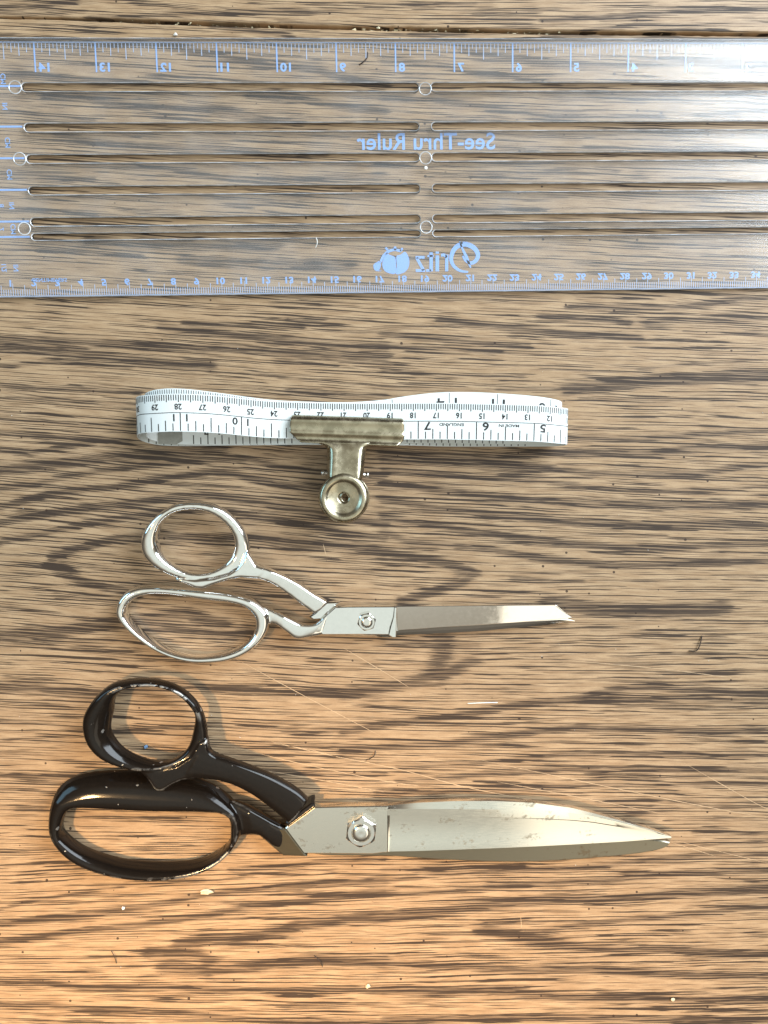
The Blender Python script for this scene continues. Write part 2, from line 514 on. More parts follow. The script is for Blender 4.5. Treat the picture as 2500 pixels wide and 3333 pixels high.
bands(1250, 1400, .7535, [
 (14, .8, [(780, 30), (1000, 40), (1200, 30), (1400, 15), (1659, 0), (2000, -10)]),
 (18, .85, [(0, 95), (250, 110), (500, 120), (700, 95), (900, 95), (1100, 105), (1300, 85), (1500, 75), (1659, 70), (2000, 60)]),
 (14, .8, [(0, 130), (250, 140), (480, 145), (700, 165), (900, 185), (1100, 190), (1350, 190), (1500, 165), (1659, 155), (2000, 140)]),
 (12, .7, [(0, 170), (300, 195), (500, 215), (700, 225), (900, 250), (1150, 265), (1400, 260), (1659, 240), (2000, 230)]),
 (16, .85, [(0, 230), (250, 260), (500, 290), (700, 305), (900, 320), (1150, 320), (1400, 330), (1659, 325), (2000, 330)]),
 (17, .85, [(0, 300), (200, 340), (400, 355), (600, 375), (800, 395), (1000, 410), (1200, 415), (1400, 405), (1659, 410), (2000, 405)]),
 (15, .85, [(0, 375), (200, 410), (400, 440), (600, 465), (800, 490), (1000, 505), (1200, 515), (1400, 500), (1659, 490), (2000, 480)]),
 (15, .85, [(0, 440), (100, 480), (300, 495), (500, 525), (700, 555), (900, 580), (1100, 585), (1300, 575), (1659, 565), (2000, 560)]),
 (17, .95, [(0, 530), (150, 550), (270, 575), (350, 600), (390, 622), (330, 660), (200, 700), (80, 735)]),
 (22, .7, [(300, 590), (340, 620), (300, 655)]),
 (12, .6, [(560, 640), (700, 650), (850, 655)]),
 (27, .95, [(720, 745), (900, 770), (1050, 780), (1200, 780), (1350, 772), (1450, 765)]),
 (30, .75, [(250, 890), (260, 940), (240, 1000), (240, 1062)]),
 (16, .6, [(0, 905), (150, 915), (300, 930), (400, 935)]),
 (10, .5, [(900, 870), (1100, 880), (1250, 860)]),
])
bands(1300, 2150, .7233, [
 (24, .85, [(330, 5), (250, 40), (100, 85), (-60, 120), (-250, 150)]),
 (16, .9, [(-250, 320), (0, 278), (150, 265), (300, 245), (450, 215), (600, 190), (800, 170), (900, 145), (1000, 128), (1150, 120), (1300, 135), (1500, 140), (1659, 145), (2000, 150)]),
 (20, .65, [(820, 180), (1000, 180), (1300, 180), (1659, 195), (2000, 200)]),
 (15, .85, [(-250, 410), (0, 385), (200, 375), (350, 350), (500, 335), (650, 315), (800, 305), (1000, 305), (1200, 310), (1400, 320), (1659, 315), (2000, 320)]),
 (13, .7, [(0, 480), (300, 465), (500, 450), (700, 425), (900, 415), (1150, 420), (1400, 430), (1659, 430), (2000, 430)]),
 (13, .8, [(0, 540), (200, 535), (400, 505), (600, 495), (800, 490), (1100, 495), (1300, 490), (1659, 495), (2000, 500)]),
 (12, .7, [(-100, 600), (200, 590), (400, 580), (700, 570), (900, 560), (1100, 560), (1300, 555), (1659, 555), (2000, 560)]),
 (11, .6, [(900, 640), (1200, 622), (1400, 660), (1659, 650), (2000, 650)]),
 (9, .6, [(1200, 720), (1659, 715), (2000, 720)]),
 (8, .5, [(900, 75), (1100, 75), (1250, 78)]),
])
bands(0, 2100, .7535, [
 (22, .9, [(-300, 160), (0, 178), (150, 185), (300, 200), (430, 215)]),
 (20, .75, [(480, 200), (700, 180), (850, 175), (1000, 190), (1200, 210), (1400, 200), (1659, 185)]),
 (12, .55, [(-300, 230), (0, 240), (200, 250), (350, 270)]),
 (14, .6, [(-300, 330), (0, 330), (200, 340), (350, 365)]),
 (14, .65, [(500, 370), (700, 360), (900, 345), (1100, 350), (1300, 380), (1500, 360), (1659, 350)]),
 (10, .5, [(-300, 420), (0, 420), (100, 400), (300, 430)]),
 (11, .6, [(900, 430), (1100, 440), (1300, 430), (1659, 440)]),
 (9, .5, [(-300, 480), (0, 480), (200, 470), (400, 520)]),
 (15, .75, [(-300, 560), (0, 560), (150, 575), (300, 560), (600, 590)]),
 (11, .6, [(-300, 610), (0, 620), (150, 630), (230, 640)]),
 (12, .6, [(-300, 690), (0, 690), (200, 700)]),
 (12, .5, [(300, 740), (600, 750), (900, 760)]),
 (12, .6, [(1000, 545), (1300, 560), (1659, 560)]),
])
bands(0, 2733, .7535, [
 (11, .5, [(-300, 45), (0, 50), (100, 45), (250, 30)]),
 (10, .45, [(-300, 115), (0, 110), (250, 100), (400, 130)]),
 (9, .4, [(-300, 200), (0, 190), (200, 185), (400, 200)]),
 (11, .65, [(1000, 130), (1200, 120), (1400, 95), (1659, 85)]),
 (12, .55, [(-300, 330), (0, 300), (150, 260), (350, 230), (550, 195), (750, 185), (1000, 165), (1200, 120)]),
 (15, .85, [(-300, 390), (0, 362), (100, 350), (250, 335), (400, 320), (550, 300), (700, 275), (850, 245), (1000, 225), (1200, 205), (1400, 190), (1659, 180)]),
 (15, .85, [(-300, 460), (0, 438), (150, 425), (300, 400), (450, 385), (600, 370), (750, 345), (900, 325), (1050, 290), (1250, 270), (1450, 245), (1659, 235)]),
 (22, .95, [(780, 455), (900, 425), (1000, 430), (1200, 400), (1300, 370), (1450, 350), (1659, 338)]),
 (24, .85, [(650, 490), (850, 490), (910, 525), (880, 560), (720, 555)]),
 (24, .9, [(720, 555), (900, 570), (1050, 555), (1200, 530), (1400, 520), (1659, 530)]),
 (16, .8, [(-300, 600), (0, 610), (200, 615), (350, 635), (600, 640), (850, 645), (1100, 650), (1400, 650), (1659, 650)]),
 (16, .75, [(-300, 700), (0, 710), (200, 715), (400, 735), (600, 745), (800, 750), (950, 770), (1200, 785), (1659, 790)]),
 (14, .7, [(-300, 840), (300, 850), (900, 880), (1659, 890)]),
])
bands(1250, 2733, .7535, [
 (11, .65, [(0, 130), (200, 125), (400, 118), (600, 108)]),
 (12, .75, [(0, 180), (200, 155), (450, 130), (700, 130), (950, 115), (1200, 80), (1659, 60), (2000, 50)]),
 (13, .8, [(0, 235), (250, 225), (500, 205), (750, 185), (1000, 170), (1250, 145), (1500, 140), (1659, 135), (2000, 130)]),
 (18, .95, [(0, 335), (150, 320), (350, 295), (600, 270), (850, 255), (1100, 250), (1300, 230), (1659, 215), (2000, 205)]),
 (26, .85, [(440, 390), (600, 415), (760, 450)]),
 (13, .8, [(620, 400), (850, 372), (1050, 345), (1300, 325), (1500, 300), (1659, 290), (2000, 280)]),
 (18, .85, [(640, 440), (790, 460), (1000, 475), (1250, 475), (1450, 490), (1659, 490), (2000, 495)]),
 (17, .85, [(0, 535), (200, 545), (400, 550), (600, 565), (900, 560), (1200, 580), (1659, 590), (2000, 600)]),
 (18, .85, [(0, 650), (200, 655), (500, 655), (800, 685), (1100, 680), (1300, 695), (1659, 690), (2000, 690)]),
 (16, .8, [(0, 785), (300, 772), (600, 770), (1000, 770), (1659, 785), (2000, 790)]),
 (14, .8, [(0, 880), (600, 870), (1659, 880)]),
])
bands(0, 940, .7535, [
 (16, .85, [(-300, 200), (150, 222), (350, 228), (500, 235), (700, 245), (820, 260)]),
 (22, .9, [(-300, 240), (120, 255), (300, 268), (450, 290), (700, 325), (900, 330)]),
 (18, .85, [(700, 165), (780, 175), (950, 190), (1150, 215), (1400, 240), (1659, 250)]),
 (12, .75, [(800, 148), (1000, 155), (1300, 165)]),
 (20, .8, [(600, 240), (850, 262), (1050, 262), (1300, 285), (1659, 290)]),
 (13, .7, [(-300, 330), (50, 330), (250, 310), (400, 325), (560, 340)]),
 (12, .7, [(-300, 390), (0, 410), (150, 430), (350, 430), (600, 450)]),
 (14, .7, [(1250, 445), (1400, 452), (1659, 462)]),
 (12, .6, [(1250, 130), (1400, 130)]),
 (8, .4, [(0, 60), (300, 90), (600, 120)]),
 (12, .6, [(-300, 480), (0, 470), (300, 480), (600, 500)]),
 (12, .6, [(0, 560), (300, 575), (600, 590), (800, 600)]),
 (15, .7, [(-200, 600), (0, 620), (250, 640), (550, 660)]),
])
bands(1250, 920, .7535, [
 (16, .8, [(250, 160), (450, 188), (700, 210), (900, 225), (1100, 238)]),
 (13, .75, [(0, 225), (250, 245), (450, 268), (620, 278)]),
 (12, .6, [(0, 275), (250, 290), (500, 300)]),
 (14, .75, [(680, 148), (850, 150), (1050, 172)]),
 (14, .65, [(800, 105), (950, 110), (1100, 112), (1300, 100), (1659, 62), (2000, 50)]),
 (22, .6, [(1150, 172), (1400, 160), (1659, 150), (2000, 145)]),
 (10, .5, [(1300, 210), (1659, 220), (2000, 230)]),
 (24, .95, [(800, 462), (1000, 440), (1200, 420), (1400, 410), (1659, 402), (2000, 395)]),
 (12, .65, [(500, 460), (820, 466)]),
 (10, .5, [(1100, 372), (1400, 345), (1659, 330), (2000, 320)]),
 (12, .5, [(0, 380), (300, 400), (600, 410)]),
 (11, .6, [(850, 500), (1200, 505), (1659, 500), (2000, 495)]),
])
bands(0, 60, .7535, [
 (18, .75, [(-300, 80), (200, 98), (400, 110), (600, 108), (760, 130)]),
 (20, .8, [(700, 118), (850, 140), (950, 160), (1150, 200), (1350, 218), (1500, 260), (1659, 285)]),
 (17, .75, [(-300, 235), (0, 250), (200, 255), (400, 270), (620, 282)]),
 (17, .8, [(200, 338), (400, 350), (550, 370), (800, 390), (1000, 400), (1150, 440), (1300, 450)]),
 (16, .75, [(1080, 340), (1300, 352), (1450, 380), (1659, 402)]),
 (12, .6, [(-300, 380), (0, 400), (200, 430), (400, 440)]),
 (16, .7, [(250, 500), (450, 540), (600, 555), (900, 560), (1200, 590), (1400, 590)]),
 (9, .45, [(900, 300), (1200, 310)]),
])
bands(1250, 60, .7535, [
 (18, .75, [(350, 138), (500, 160), (650, 185), (800, 200), (1000, 200), (1300, 190), (1659, 200)]),
 (14, .65, [(0, 180), (200, 195), (400, 232), (600, 262), (750, 285)]),
 (15, .7, [(0, 340), (200, 350), (400, 380), (600, 410), (900, 425), (1200, 420)]),
 (12, .6, [(1350, 420), (1659, 390), (2000, 380)]),
 (12, .55, [(900, 340), (1300, 330), (1659, 320)]),
 (13, .6, [(300, 540), (600, 560), (1000, 560), (1659, 570)]),
])
bands(0, 500, .7535, [
 (15, .65, [(-300, 60), (0, 80), (200, 100), (400, 112)]),
 (15, .7, [(500, 60), (700, 62), (1000, 108), (1300, 112), (1659, 92)]),
 (14, .55, [(-300, 220), (0, 240), (300, 250), (500, 270)]),
 (18, .75, [(380, 380), (600, 390), (900, 402), (1200, 400)]),
 (22, .85, [(800, 455), (1000, 468), (1200, 470), (1500, 482)]),
 (14, .6, [(180, 418), (400, 432), (600, 440)]),
 (9, .4, [(600, 180), (1000, 200), (1400, 230)]),
])
bands(1250, 500, .7535, [
 (14, .6, [(200, 100), (500, 90), (800, 85), (1000, 80)]),
 (15, .65, [(300, 240), (500, 235), (650, 245)]),
 (12, .5, [(600, 310), (800, 318)]),
 (10, .45, [(0, 440), (400, 470), (900, 480), (1400, 470)]),
])
bands(0, 0, .6028, [
 (14, .75, [(-300, 60), (0, 40), (200, 28), (400, 8)]),
 (10, .6, [(-300, 75), (0, 65), (300, 72), (450, 60)]),
 (12, .7, [(480, 97), (800, 84), (1100, 72), (1659, 60)]),
 (14, .7, [(1150, 140), (1400, 165), (1560, 195)]),
 (12, .6, [(-100, 185), (60, 190)]),
])
bands(1000, 0, .904, [
 (10, .65, [(-100, 45), (0, 40), (300, 26), (600, 14)]),
 (12, .75, [(850, 75), (1100, 60), (1400, 40), (1900, 20)]),
 (9, .6, [(1000, 108), (1200, 90), (1659, 80)]),
 (12, .7, [(380, 120), (560, 127)]),
 (12, .7, [(850, 133), (1200, 137), (1659, 140)]),
])

def figure_density(px, py):
    f = np.zeros_like(px)
    for hw, st, pts in BANDS:
        pts = np.array(pts)
        lo, hi = pts.min(0) - 4 * hw, pts.max(0) + 4 * hw
        idx = np.nonzero((px > lo[0]) & (px < hi[0]) & (py > lo[1]) & (py < hi[1]))[0]
        if not len(idx):
            continue
        X, Y = px[idx], py[idx]
        best = np.full(len(idx), 1e9)
        for (ax, ay), (bx, by) in zip(pts[:-1], pts[1:]):
            dx, dy = bx - ax, by - ay
            t = np.clip(((X - ax) * dx + (Y - ay) * dy) / (dx * dx + dy * dy), 0, 1)
            ex, ey = X - ax - t * dx, Y - ay - t * dy
            best = np.minimum(best, (ex * 0.55) ** 2 + ey ** 2)
        f[idx] = np.maximum(f[idx], st * np.exp(-best / (1.0 * hw) ** 2))
    return f

def grain_slope(px, py):
    ys = [-400, 0, 500, 1000, 1300, 1700, 2050, 2300, 2600, 2900, 3333, 3800]
    left = [.04, .045, .055, .06, .07, .085, .055, .035, .03, -.03, .015, .02]
    right = [-.02, .0, .03, .045, .03, .045, .0, .012, .02, -.02, -.008, 0]
    a, c = np.interp(py, ys, left), np.interp(py, ys, right)
    w = np.clip(px / 2500.0, 0, 1)
    return a, c, w

def table_leaf(name, upper, parent):
    nx = 430
    xs_px = np.linspace(-330, 2830, nx)
    seam = np.interp(xs_px, SEAM[:, 0], SEAM[:, 1])
    gap = np.interp(xs_px, SEAMW[:, 0], SEAMW[:, 1])
    jit = np.convolve(rng.normal(0, 1.6, nx), np.ones(3) / 3, 'same')
    if upper:
        edge_py = seam - gap / 2 + jit * 0.5
        far = np.full(nx, -330.0)
        ny = 60
    else:
        edge_py = seam + gap / 2 + jit * 0.6
        far = np.full(nx, 3640.0)
        ny = 430
    rows = []
    # flank, rounded lip, then the flat top
    vs = np.linspace(0, 1, ny)
    V = np.zeros((ny + 3, nx, 3)); PX = np.zeros((ny + 3, nx)); PY = np.zeros((ny + 3, nx))
    for r in range(ny + 3):
        k = max(0, r - 3)
        py = edge_py + (far - edge_py) * vs[k]
        sgn = -1 if upper else 1
        if r == 0: py, z = edge_py - 0 * sgn, -0.018
        elif r == 1: py, z = edge_py, -0.0009
        elif r == 2: py, z = edge_py + sgn * 2.2, -0.00025
        elif r == 3: py, z = edge_py + sgn * 6.0, 0.0
        else: z = 0.0
        d = np.array([tuple(P(a, c, 0.0)) for a, c in zip(xs_px, py)])
        d[:, 2] = z
        V[r] = d; PX[r] = xs_px; PY[r] = py
    n = (ny + 3) * nx
    idx = np.arange(n).reshape(ny + 3, nx)
    quads = np.stack([idx[:-1, :-1], idx[:-1, 1:], idx[1:, 1:], idx[1:, :-1]], -1).reshape(-1, 4)
    if not upper:
        quads = quads[:, ::-1]
    me = bpy.data.meshes.new(name)
    me.vertices.add(n); me.vertices.foreach_set('co', V.reshape(-1))
    nq = len(quads)
    me.loops.add(nq * 4); me.loops.foreach_set('vertex_index', quads.reshape(-1))
    me.polygons.add(nq)
    me.polygons.foreach_set('loop_start', np.arange(nq) * 4)
    me.polygons.foreach_set('loop_total', np.full(nq, 4))
    me.update(calc_edges=True)
    px, py = PX.reshape(-1), PY.reshape(-1)
    f = figure_density(px, py)
    a, c, w = grain_slope(px, py)
    q = px - 1250
    flow = py - np.where(q < 0, a * q, c * q)
    # keep the join at the middle smooth
    sm = 1 / (1 + np.exp(-q / 300.0))
    flow = py - q * (a * (1 - sm) + c * sm)
    at = me.attributes.new('grain', 'FLOAT_VECTOR', 'POINT')
    g = np.stack([px / 1000.0, flow / 1000.0 + (7.3 if upper else 0.0), f], -1)
    at.data.foreach_set('vector', g.reshape(-1))
    me.materials.append(M['wood'])
    me.polygons.foreach_set('use_smooth', [True] * nq)
    return link(bpy.data.objects.new(name, me), parent)

table = bpy.data.objects.new('table', None)
table.empty_display_size = 0.05
link(table)
tag(table, 'brown oak grain table top with a dark open joint between its two leaves', 'table')
table['kind'] = 'structure'
table_leaf('table_leaf', False, table)
table_leaf('table_leaf', True, table)
# dark strip low in the open joint
v, fcs = [], []
for x in np.linspace(-330, 2830, 60):
    y = float(np.interp(x, SEAM[:, 0], SEAM[:, 1])); g = float(np.interp(x, SEAMW[:, 0], SEAMW[:, 1]))
    for k in (-1, 1):
        p = P(x, y + k * (g / 2 + 8)); v.append((p.x, p.y, -0.0062))
for i in range(59):
    fcs.append((2 * i, 2 * i + 1, 2 * i + 3, 2 * i + 2))
mesh_obj('joint_strip', v, fcs, M['joint'], table)
# flecks caught in the joint
v, fcs = [], []
for i in range(90):
    x = random.choice([random.uniform(380, 900), random.uniform(1150, 1830), random.uniform(1150, 1830)])
    y = float(np.interp(x, SEAM[:, 0], SEAM[:, 1])) + random.uniform(-5, 5)
    p = P(x, y); z = random.uniform(-0.003, -0.0006); r = random.uniform(0.0002, 0.0006)
    b0 = len(v)
    for k in range(4):
        an = random.uniform(0, 6.28)
        v.append((p.x + r * 1.8 * math.cos(an), p.y + r * math.sin(an), z + r * random.uniform(-1, 1)))
    fcs += [(b0, b0 + 1, b0 + 2), (b0, b0 + 1, b0 + 3), (b0, b0 + 2, b0 + 3), (b0 + 1, b0 + 2, b0 + 3)]
fl = mesh_obj('joint_flecks', v, fcs, M['crumb'], table); fl['kind'] = 'stuff'

def ribbon(name, pts_px, wpx, mat, parent, z=0.00006):
    c = catmull(pts_px, 10)
    v, f = [], []
    n = len(c)
    for i in range(n):
        d = c[min(i + 1, n - 1)] - c[max(i - 1, 0)]
        d /= np.linalg.norm(d)
        nn = np.array([-d[1], d[0]])
        w = wpx / 2 * min(1.0, 0.25 + 4.0 * min(i, n - 1 - i) / n) * random.uniform(0.55, 1.1)
        for k in (-1, 1):
            p = P(*(c[i] + k * nn * w)); v.append((p.x, p.y, z))
    for i in range(n - 1):
        f.append((2 * i, 2 * i + 1, 2 * i + 3, 2 * i + 2))
    return mesh_obj(name, v, f, mat, parent)

SCR = [([(769, 2145), (1000, 2270), (1250, 2401)], 2.2), ([(1115, 2107), (1250, 2187), (1330, 2236)], 2.2),
       ([(882, 2413), (1055, 2454), (1300, 2504), (1517, 2562), (1792, 2616)], 2.2), ([(754, 2431), (1000, 2490), (1250, 2541), (1400, 2564)], 1.8),
       ([(859, 2507), (1050, 2540), (1250, 2578)], 1.8), ([(1568, 2475), (1951, 2555), (2269, 2620), (2500, 2663)], 2.2),
       ([(1618, 2544), (1864, 2591), (2161, 2649)], 1.8), ([(2226, 2483), (2457, 2613), (2520, 2640)], 2.0),
       ([(1850, 2150), (2132, 2175), (2400, 2208)], 2.0), ([(2185, 2742), (2330, 2787)], 1.8), ([(2195, 2735), (2500, 2810)], 1.8),
       ([(1695, 2985), (1698, 3020)], 2.2), ([(1052, 1770), (1062, 1810)], 2.2), ([(890, 2420), (1010, 2440), (1120, 2470)], 1.6)]
for pts, w in SCR:
    ribbon('scratch', pts, w, M['scratch'], table)

# ------------------------------------------------------------------ clear ruler
ruler = thing('clear_ruler', 'clear plastic slotted ruler lying face down, its blue markings reading backwards', 'ruler')
RT = 0.0022
e1 = Vector((0.999808, 0.0195948, 0)); e2 = Vector((-0.0195948, 0.999808, 0))
org = P(109, 140, 0.0004)
def RL(px, py):                      # photo pixel -> ruler coordinates (metres from the 14 inch line)
    d = P(px, py, 0.0004) - org
    return d.dot(e1), d.dot(e2)
def RW(u, w, z):
    p = org + e1 * u + e2 * w
    return (p.x, p.y, z)
U_END = -0.0254; U_START = 14.1 * 0.0254 + 0.003
V_TOP = RL(1250, 131)[1]; V_BOT = RL(1250, 956)[1]
rows_px = [(1384, 288.5), (1384, 416.5), (1384, 516), (1384, 616.5), (1384, 715.5), (1384, 763)]
ROWV = [RL(*p)[1] for p in rows_px]
SL0 = RL(92, 515)[0]; SL1 = RL(1364, 516)[0]; SR0 = RL(1405, 516)[0]; SR1 = RL(2640, 516)[0]
SH = 0.00166
cu = bpy.data.curves.new('ruler_plate', 'CURVE'); cu.dimensions = '2D'; cu.fill_mode = 'BOTH'
cu.extrude = RT / 2 - 0.0003; cu.bevel_depth = 0.0003; cu.bevel_resolution = 0; cu.offset = -0.0003
def spl(pts):
    s = cu.splines.new('POLY'); s.points.add(len(pts) - 1); s.use_cyclic_u = True
    for q, (a, b_) in zip(s.points, pts): q.co = (a, b_, 0, 1)
spl([(U_END, V_BOT), (U_START, V_BOT), (U_START, V_TOP), (U_END, V_TOP)])
def slot_pts(a, b_, w, r):
    out = []
    for k in range(9):
        an = -math.pi / 2 + math.pi * k / 8; out.append((b_ - r + r * math.cos(an), w + r * math.sin(an)))
    for k in range(9):
        an = math.pi / 2 + math.pi * k / 8; out.append((a + r + r * math.cos(an), w + r * math.sin(an)))
    return out
for i, w in enumerate(ROWV):
    r = SH if i < 5 else SH * 0.8
    spl(slot_pts(SL0, SL1, w, r)[::-1]); spl(slot_pts(SR0, SR1, w, r)[::-1])
co = bpy.data.objects.new('tmp', cu); scene.collection.objects.link(co)
bpy.context.view_layer.update()
me = bpy.data.meshes.new_from_object(co.evaluated_get(bpy.context.evaluated_depsgraph_get()))
bpy.data.objects.remove(co)
for vtx in me.vertices:
    vtx.co = Vector(RW(vtx.co.x, vtx.co.y, vtx.co.z + RT / 2 + 0.00025))
me.materials.clear(); me.materials.append(M['acrylic']); me.materials.append(M['acrylic_edge']); me.materials.append(M['acrylic_wall'])
for p in me.polygons:
    p.material_index = 0 if abs(p.normal.z) > 0.95 else 1 if p.normal.z > 0.3 else 2
    p.use_smooth = False
me.name = 'plate'
link(bpy.data.objects.new('plate', me), ruler)

INKZ = 0.00012
def flat_print(name, geos, mat, parent, z=INKZ):
    """geos: list of (verts2d, faces, function (x,y)->(u,w))"""
    V, F = [], []
    for gv, gf, fn in geos:
        b0 = len(V)
        V += [RW(*fn(x, y), z) for x, y in gv]
        F += [tuple(i + b0 for i in f) for f in gf]
    return mesh_obj(name, V, F, mat, parent)
def rect(u0, w0, u1, w1):
    return ([(u0, w0), (u1, w0), (u1, w1), (u0, w1)], [(0, 1, 2, 3)], lambda x, y: (x, y))
IN = 0.0254
g_long, g_short = [], []
for k in range(0, 15 * 16 + 1):
    u = 14 * IN - k * IN / 16
    if k % 16 == 0: ln, wd = 0.0122, 0.00062
    elif k % 8 == 0: ln, wd = 0.0071, 0.00032
    elif k % 4 == 0: ln, wd = 0.0056, 0.00030
    elif k % 2 == 0: ln, wd = 0.0043, 0.00028
    else: ln, wd = 0.0026, 0.00026
    (g_long if k % 16 == 0 else g_short).append(rect(u - wd / 2, V_TOP - 0.0006 - ln, u + wd / 2, V_TOP - 0.0006))
for q in g_long: flat_print('inch_line', [q], M['blue_ink'], ruler)
g_short.append(rect(U_END + 0.001, V_TOP - 0.0011, U_START - 0.001, V_TOP - 0.0006))
flat_print('inch_divisions', g_short, M['pale_ink'], ruler, INKZ + 0.00003)
for k in range(1, 15):
    gv, gf = text(str(k), 0.0048, 0.032, 1.15)
    wv = (max(x for x, y in gv) - min(x for x, y in gv)) / 2
    cu_, cw_ = (14 - k) * IN + 0.0013 + wv, V_TOP - 0.0108
    flat_print('inch_numeral', [(gv, gf, lambda x, y: (cu_ - x, cw_ + y))], M['blue_ink'], ruler)
# centimetre scale along the other edge, printed the other way round
CM0 = RL(42, 945)[0] - 0.010
g = []
for k in range(-20, 375):
    u = CM0 + k * 0.001
    if u < U_END + 0.001 or u > U_START - 0.001: continue
    ln = 0.0056 if k % 10 == 0 else 0.0048 if k % 5 == 0 else 0.0030
    g.append(rect(u - 0.00013, V_BOT + 0.0007, u + 0.00013, V_BOT + 0.0007 + ln))
g.append(rect(U_END + 0.001, V_BOT + 0.0006, U_START - 0.001, V_BOT + 0.0010))
flat_print('millimetre_divisions', g, M['pale_ink'], ruler, INKZ + 0.00003)
for k in range(-1, 36):
    u = CM0 + k * 0.010
    if k < 1 or u > U_START - 0.004: continue
    gv, gf = text(str(k), 0.0038, 0.032, 1.18)
    cu_, cw_ = u - 0.0010 + (0.0006 if k > 9 else 0), V_BOT + 0.0064
    flat_print('centimetre_numeral', [(gv, gf, lambda x, y: (cu_ + x, cw_ - y))], M['blue_ink'], ruler)
gv, gf = text('CENTIMETERS', 0.0022, 0.012, 1.1)
cu_, cw_ = RL(160, 911)
flat_print('lettering', [(gv, gf, lambda x, y: (cu_ + x, cw_ - y))], M['blue_ink'], ruler)
gv, gf = text('See-Thru Ruler', 0.0098, 0.012, 1.0)
wv = max(x for x, y in gv)
u0, w0 = RL(1161, 460); u1, _ = RL(1612, 460)
kx = (u1 - u0) / (2 * wv); cu_ = (u0 + u1) / 2
flat_print('lettering', [(gv, gf, lambda x, y: (cu_ - x * kx, w0 + y * 1.0))], M['blue_ink'], ruler)
# seam guide lines and their unit marks near the far end
for (yy, xe) in ((279, 65), (411, 72), (514, 79), (617, 87.5), (720, 94.5), (770, 96)):
    u, w = RL(xe, yy)
    flat_print('guide_line', [rect(U_END + 0.002, w - 0.0004, u, w + 0.0004)], M['blue_ink'], ruler)
for txt, x, y in (('CM', 9, 255), ('IN', 15, 345), ('CM', 24, 463), ('CM', 30, 567), ('IN', 37, 669), ('8', 3, 669), ('CM', 42, 745), ('2', 3, 745), ('IN', 51, 872), ('1/2', 12, 872)):
    gv, gf = text(txt, 0.0030, 0.014, 1.0)
    cu_, cw_ = RL(x, y)
    flat_print('lettering', [(gv, gf, lambda a, c: (cu_ - c, cw_ - a))], M['blue_ink'], ruler)
# maker's lettering and pin cushion mark, placed by ruler coordinates taken from the crop
def LC(zx, zy):
    return RL(1150 + zx * .3315, 400 + zy * .3315)
def blob(pts, n=8):
    c = catmull([LC(*p) for p in pts], n, True)
    return ([tuple(r) for r in c], [tuple(range(len(c)))], lambda x, y: (x, y))
def stroke(pts, w0, w1=None, n=10):
    """Tapering brush stroke through crop points."""
    w1 = w0 if w1 is None else w1
    c = catmull([LC(*p) for p in pts], n)
    v, f = [], []
    m = len(c)
    for i in range(m):
        d = c[min(i + 1, m - 1)] - c[max(i - 1, 0)]; d /= np.linalg.norm(d)
        nn = np.array([-d[1], d[0]])
        t = i / (m - 1)
        w = (w0 + (w1 - w0) * math.sin(math.pi * t)) / 2 * .3315 / 7150
        v += [tuple(c[i] + nn * w), tuple(c[i] - nn * w)]
    for i in range(m - 1): f.append((2 * i, 2 * i + 1, 2 * i + 3, 2 * i + 2))
    return (v, f, lambda x, y: (x, y))
logo = [stroke([(1130, 1462), (1050, 1450), (985, 1400), (962, 1330), (985, 1250), (1040, 1200), (1110, 1190), (1185, 1225), (1225, 1290), (1205, 1350), (1155, 1375), (1105, 1350), (1075, 1305)], 16, 46),
        stroke([(1052, 1185), (1085, 1260), (1115, 1320), (1135, 1375), (1155, 1420)], 14, 26),
        stroke([(1040, 1170), (1075, 1180)], 18),
        stroke([(920, 1292), (918, 1380), (918, 1456)], 30), stroke([(918, 1320), (895, 1296), (862, 1298)], 26),
        stroke([(826, 1300), (826, 1456)], 34), stroke([(826, 1262), (826, 1282)], 32),
        stroke([(765, 1270), (765, 1456)], 32), stroke([(790, 1305), (730, 1305)], 20), stroke([(765, 1448), (715, 1448)], 22),
        stroke([(612, 1318), (700, 1318)], 24), stroke([(622, 1322), (660, 1390), (692, 1448)], 28), stroke([(614, 1448), (705, 1448)], 26)]
flat_print('maker_lettering', logo, M['blue_ink'], ruler)
cush = [blob([(330, 1270), (300, 1330), (285, 1390), (300, 1440), (340, 1470), (410, 1478), (420, 1400), (415, 1330), (400, 1310), (350, 1290)]),
        blob([(425, 1310), (428, 1400), (418, 1480), (480, 1476), (530, 1440), (550, 1385), (545, 1320), (510, 1265), (470, 1290)]),
        stroke([(270, 1360), (300, 1300), (345, 1262), (400, 1245), (470, 1255)], 24),
        stroke([(318, 1222), (340, 1252)], 20), stroke([(410, 1212), (412, 1250)], 24), stroke([(485, 1228), (462, 1258)], 20),
        blob([(200, 1390), (240, 1365), (270, 1385), (262, 1430), (235, 1455), (205, 1435)]),
        stroke([(240, 1360), (275, 1372)], 12)]
flat_print('pin_cushion_mark', cush, M['blue_ink'], ruler)
gv, gf = text('TM', 0.0011, 0.01)
cu_, cw_ = LC(262, 1452)
flat_print('trademark_lettering', [(gv, gf, lambda x, y: (cu_ - x, cw_ + y))], M['blue_ink'], ruler, INKZ + 0.00004)
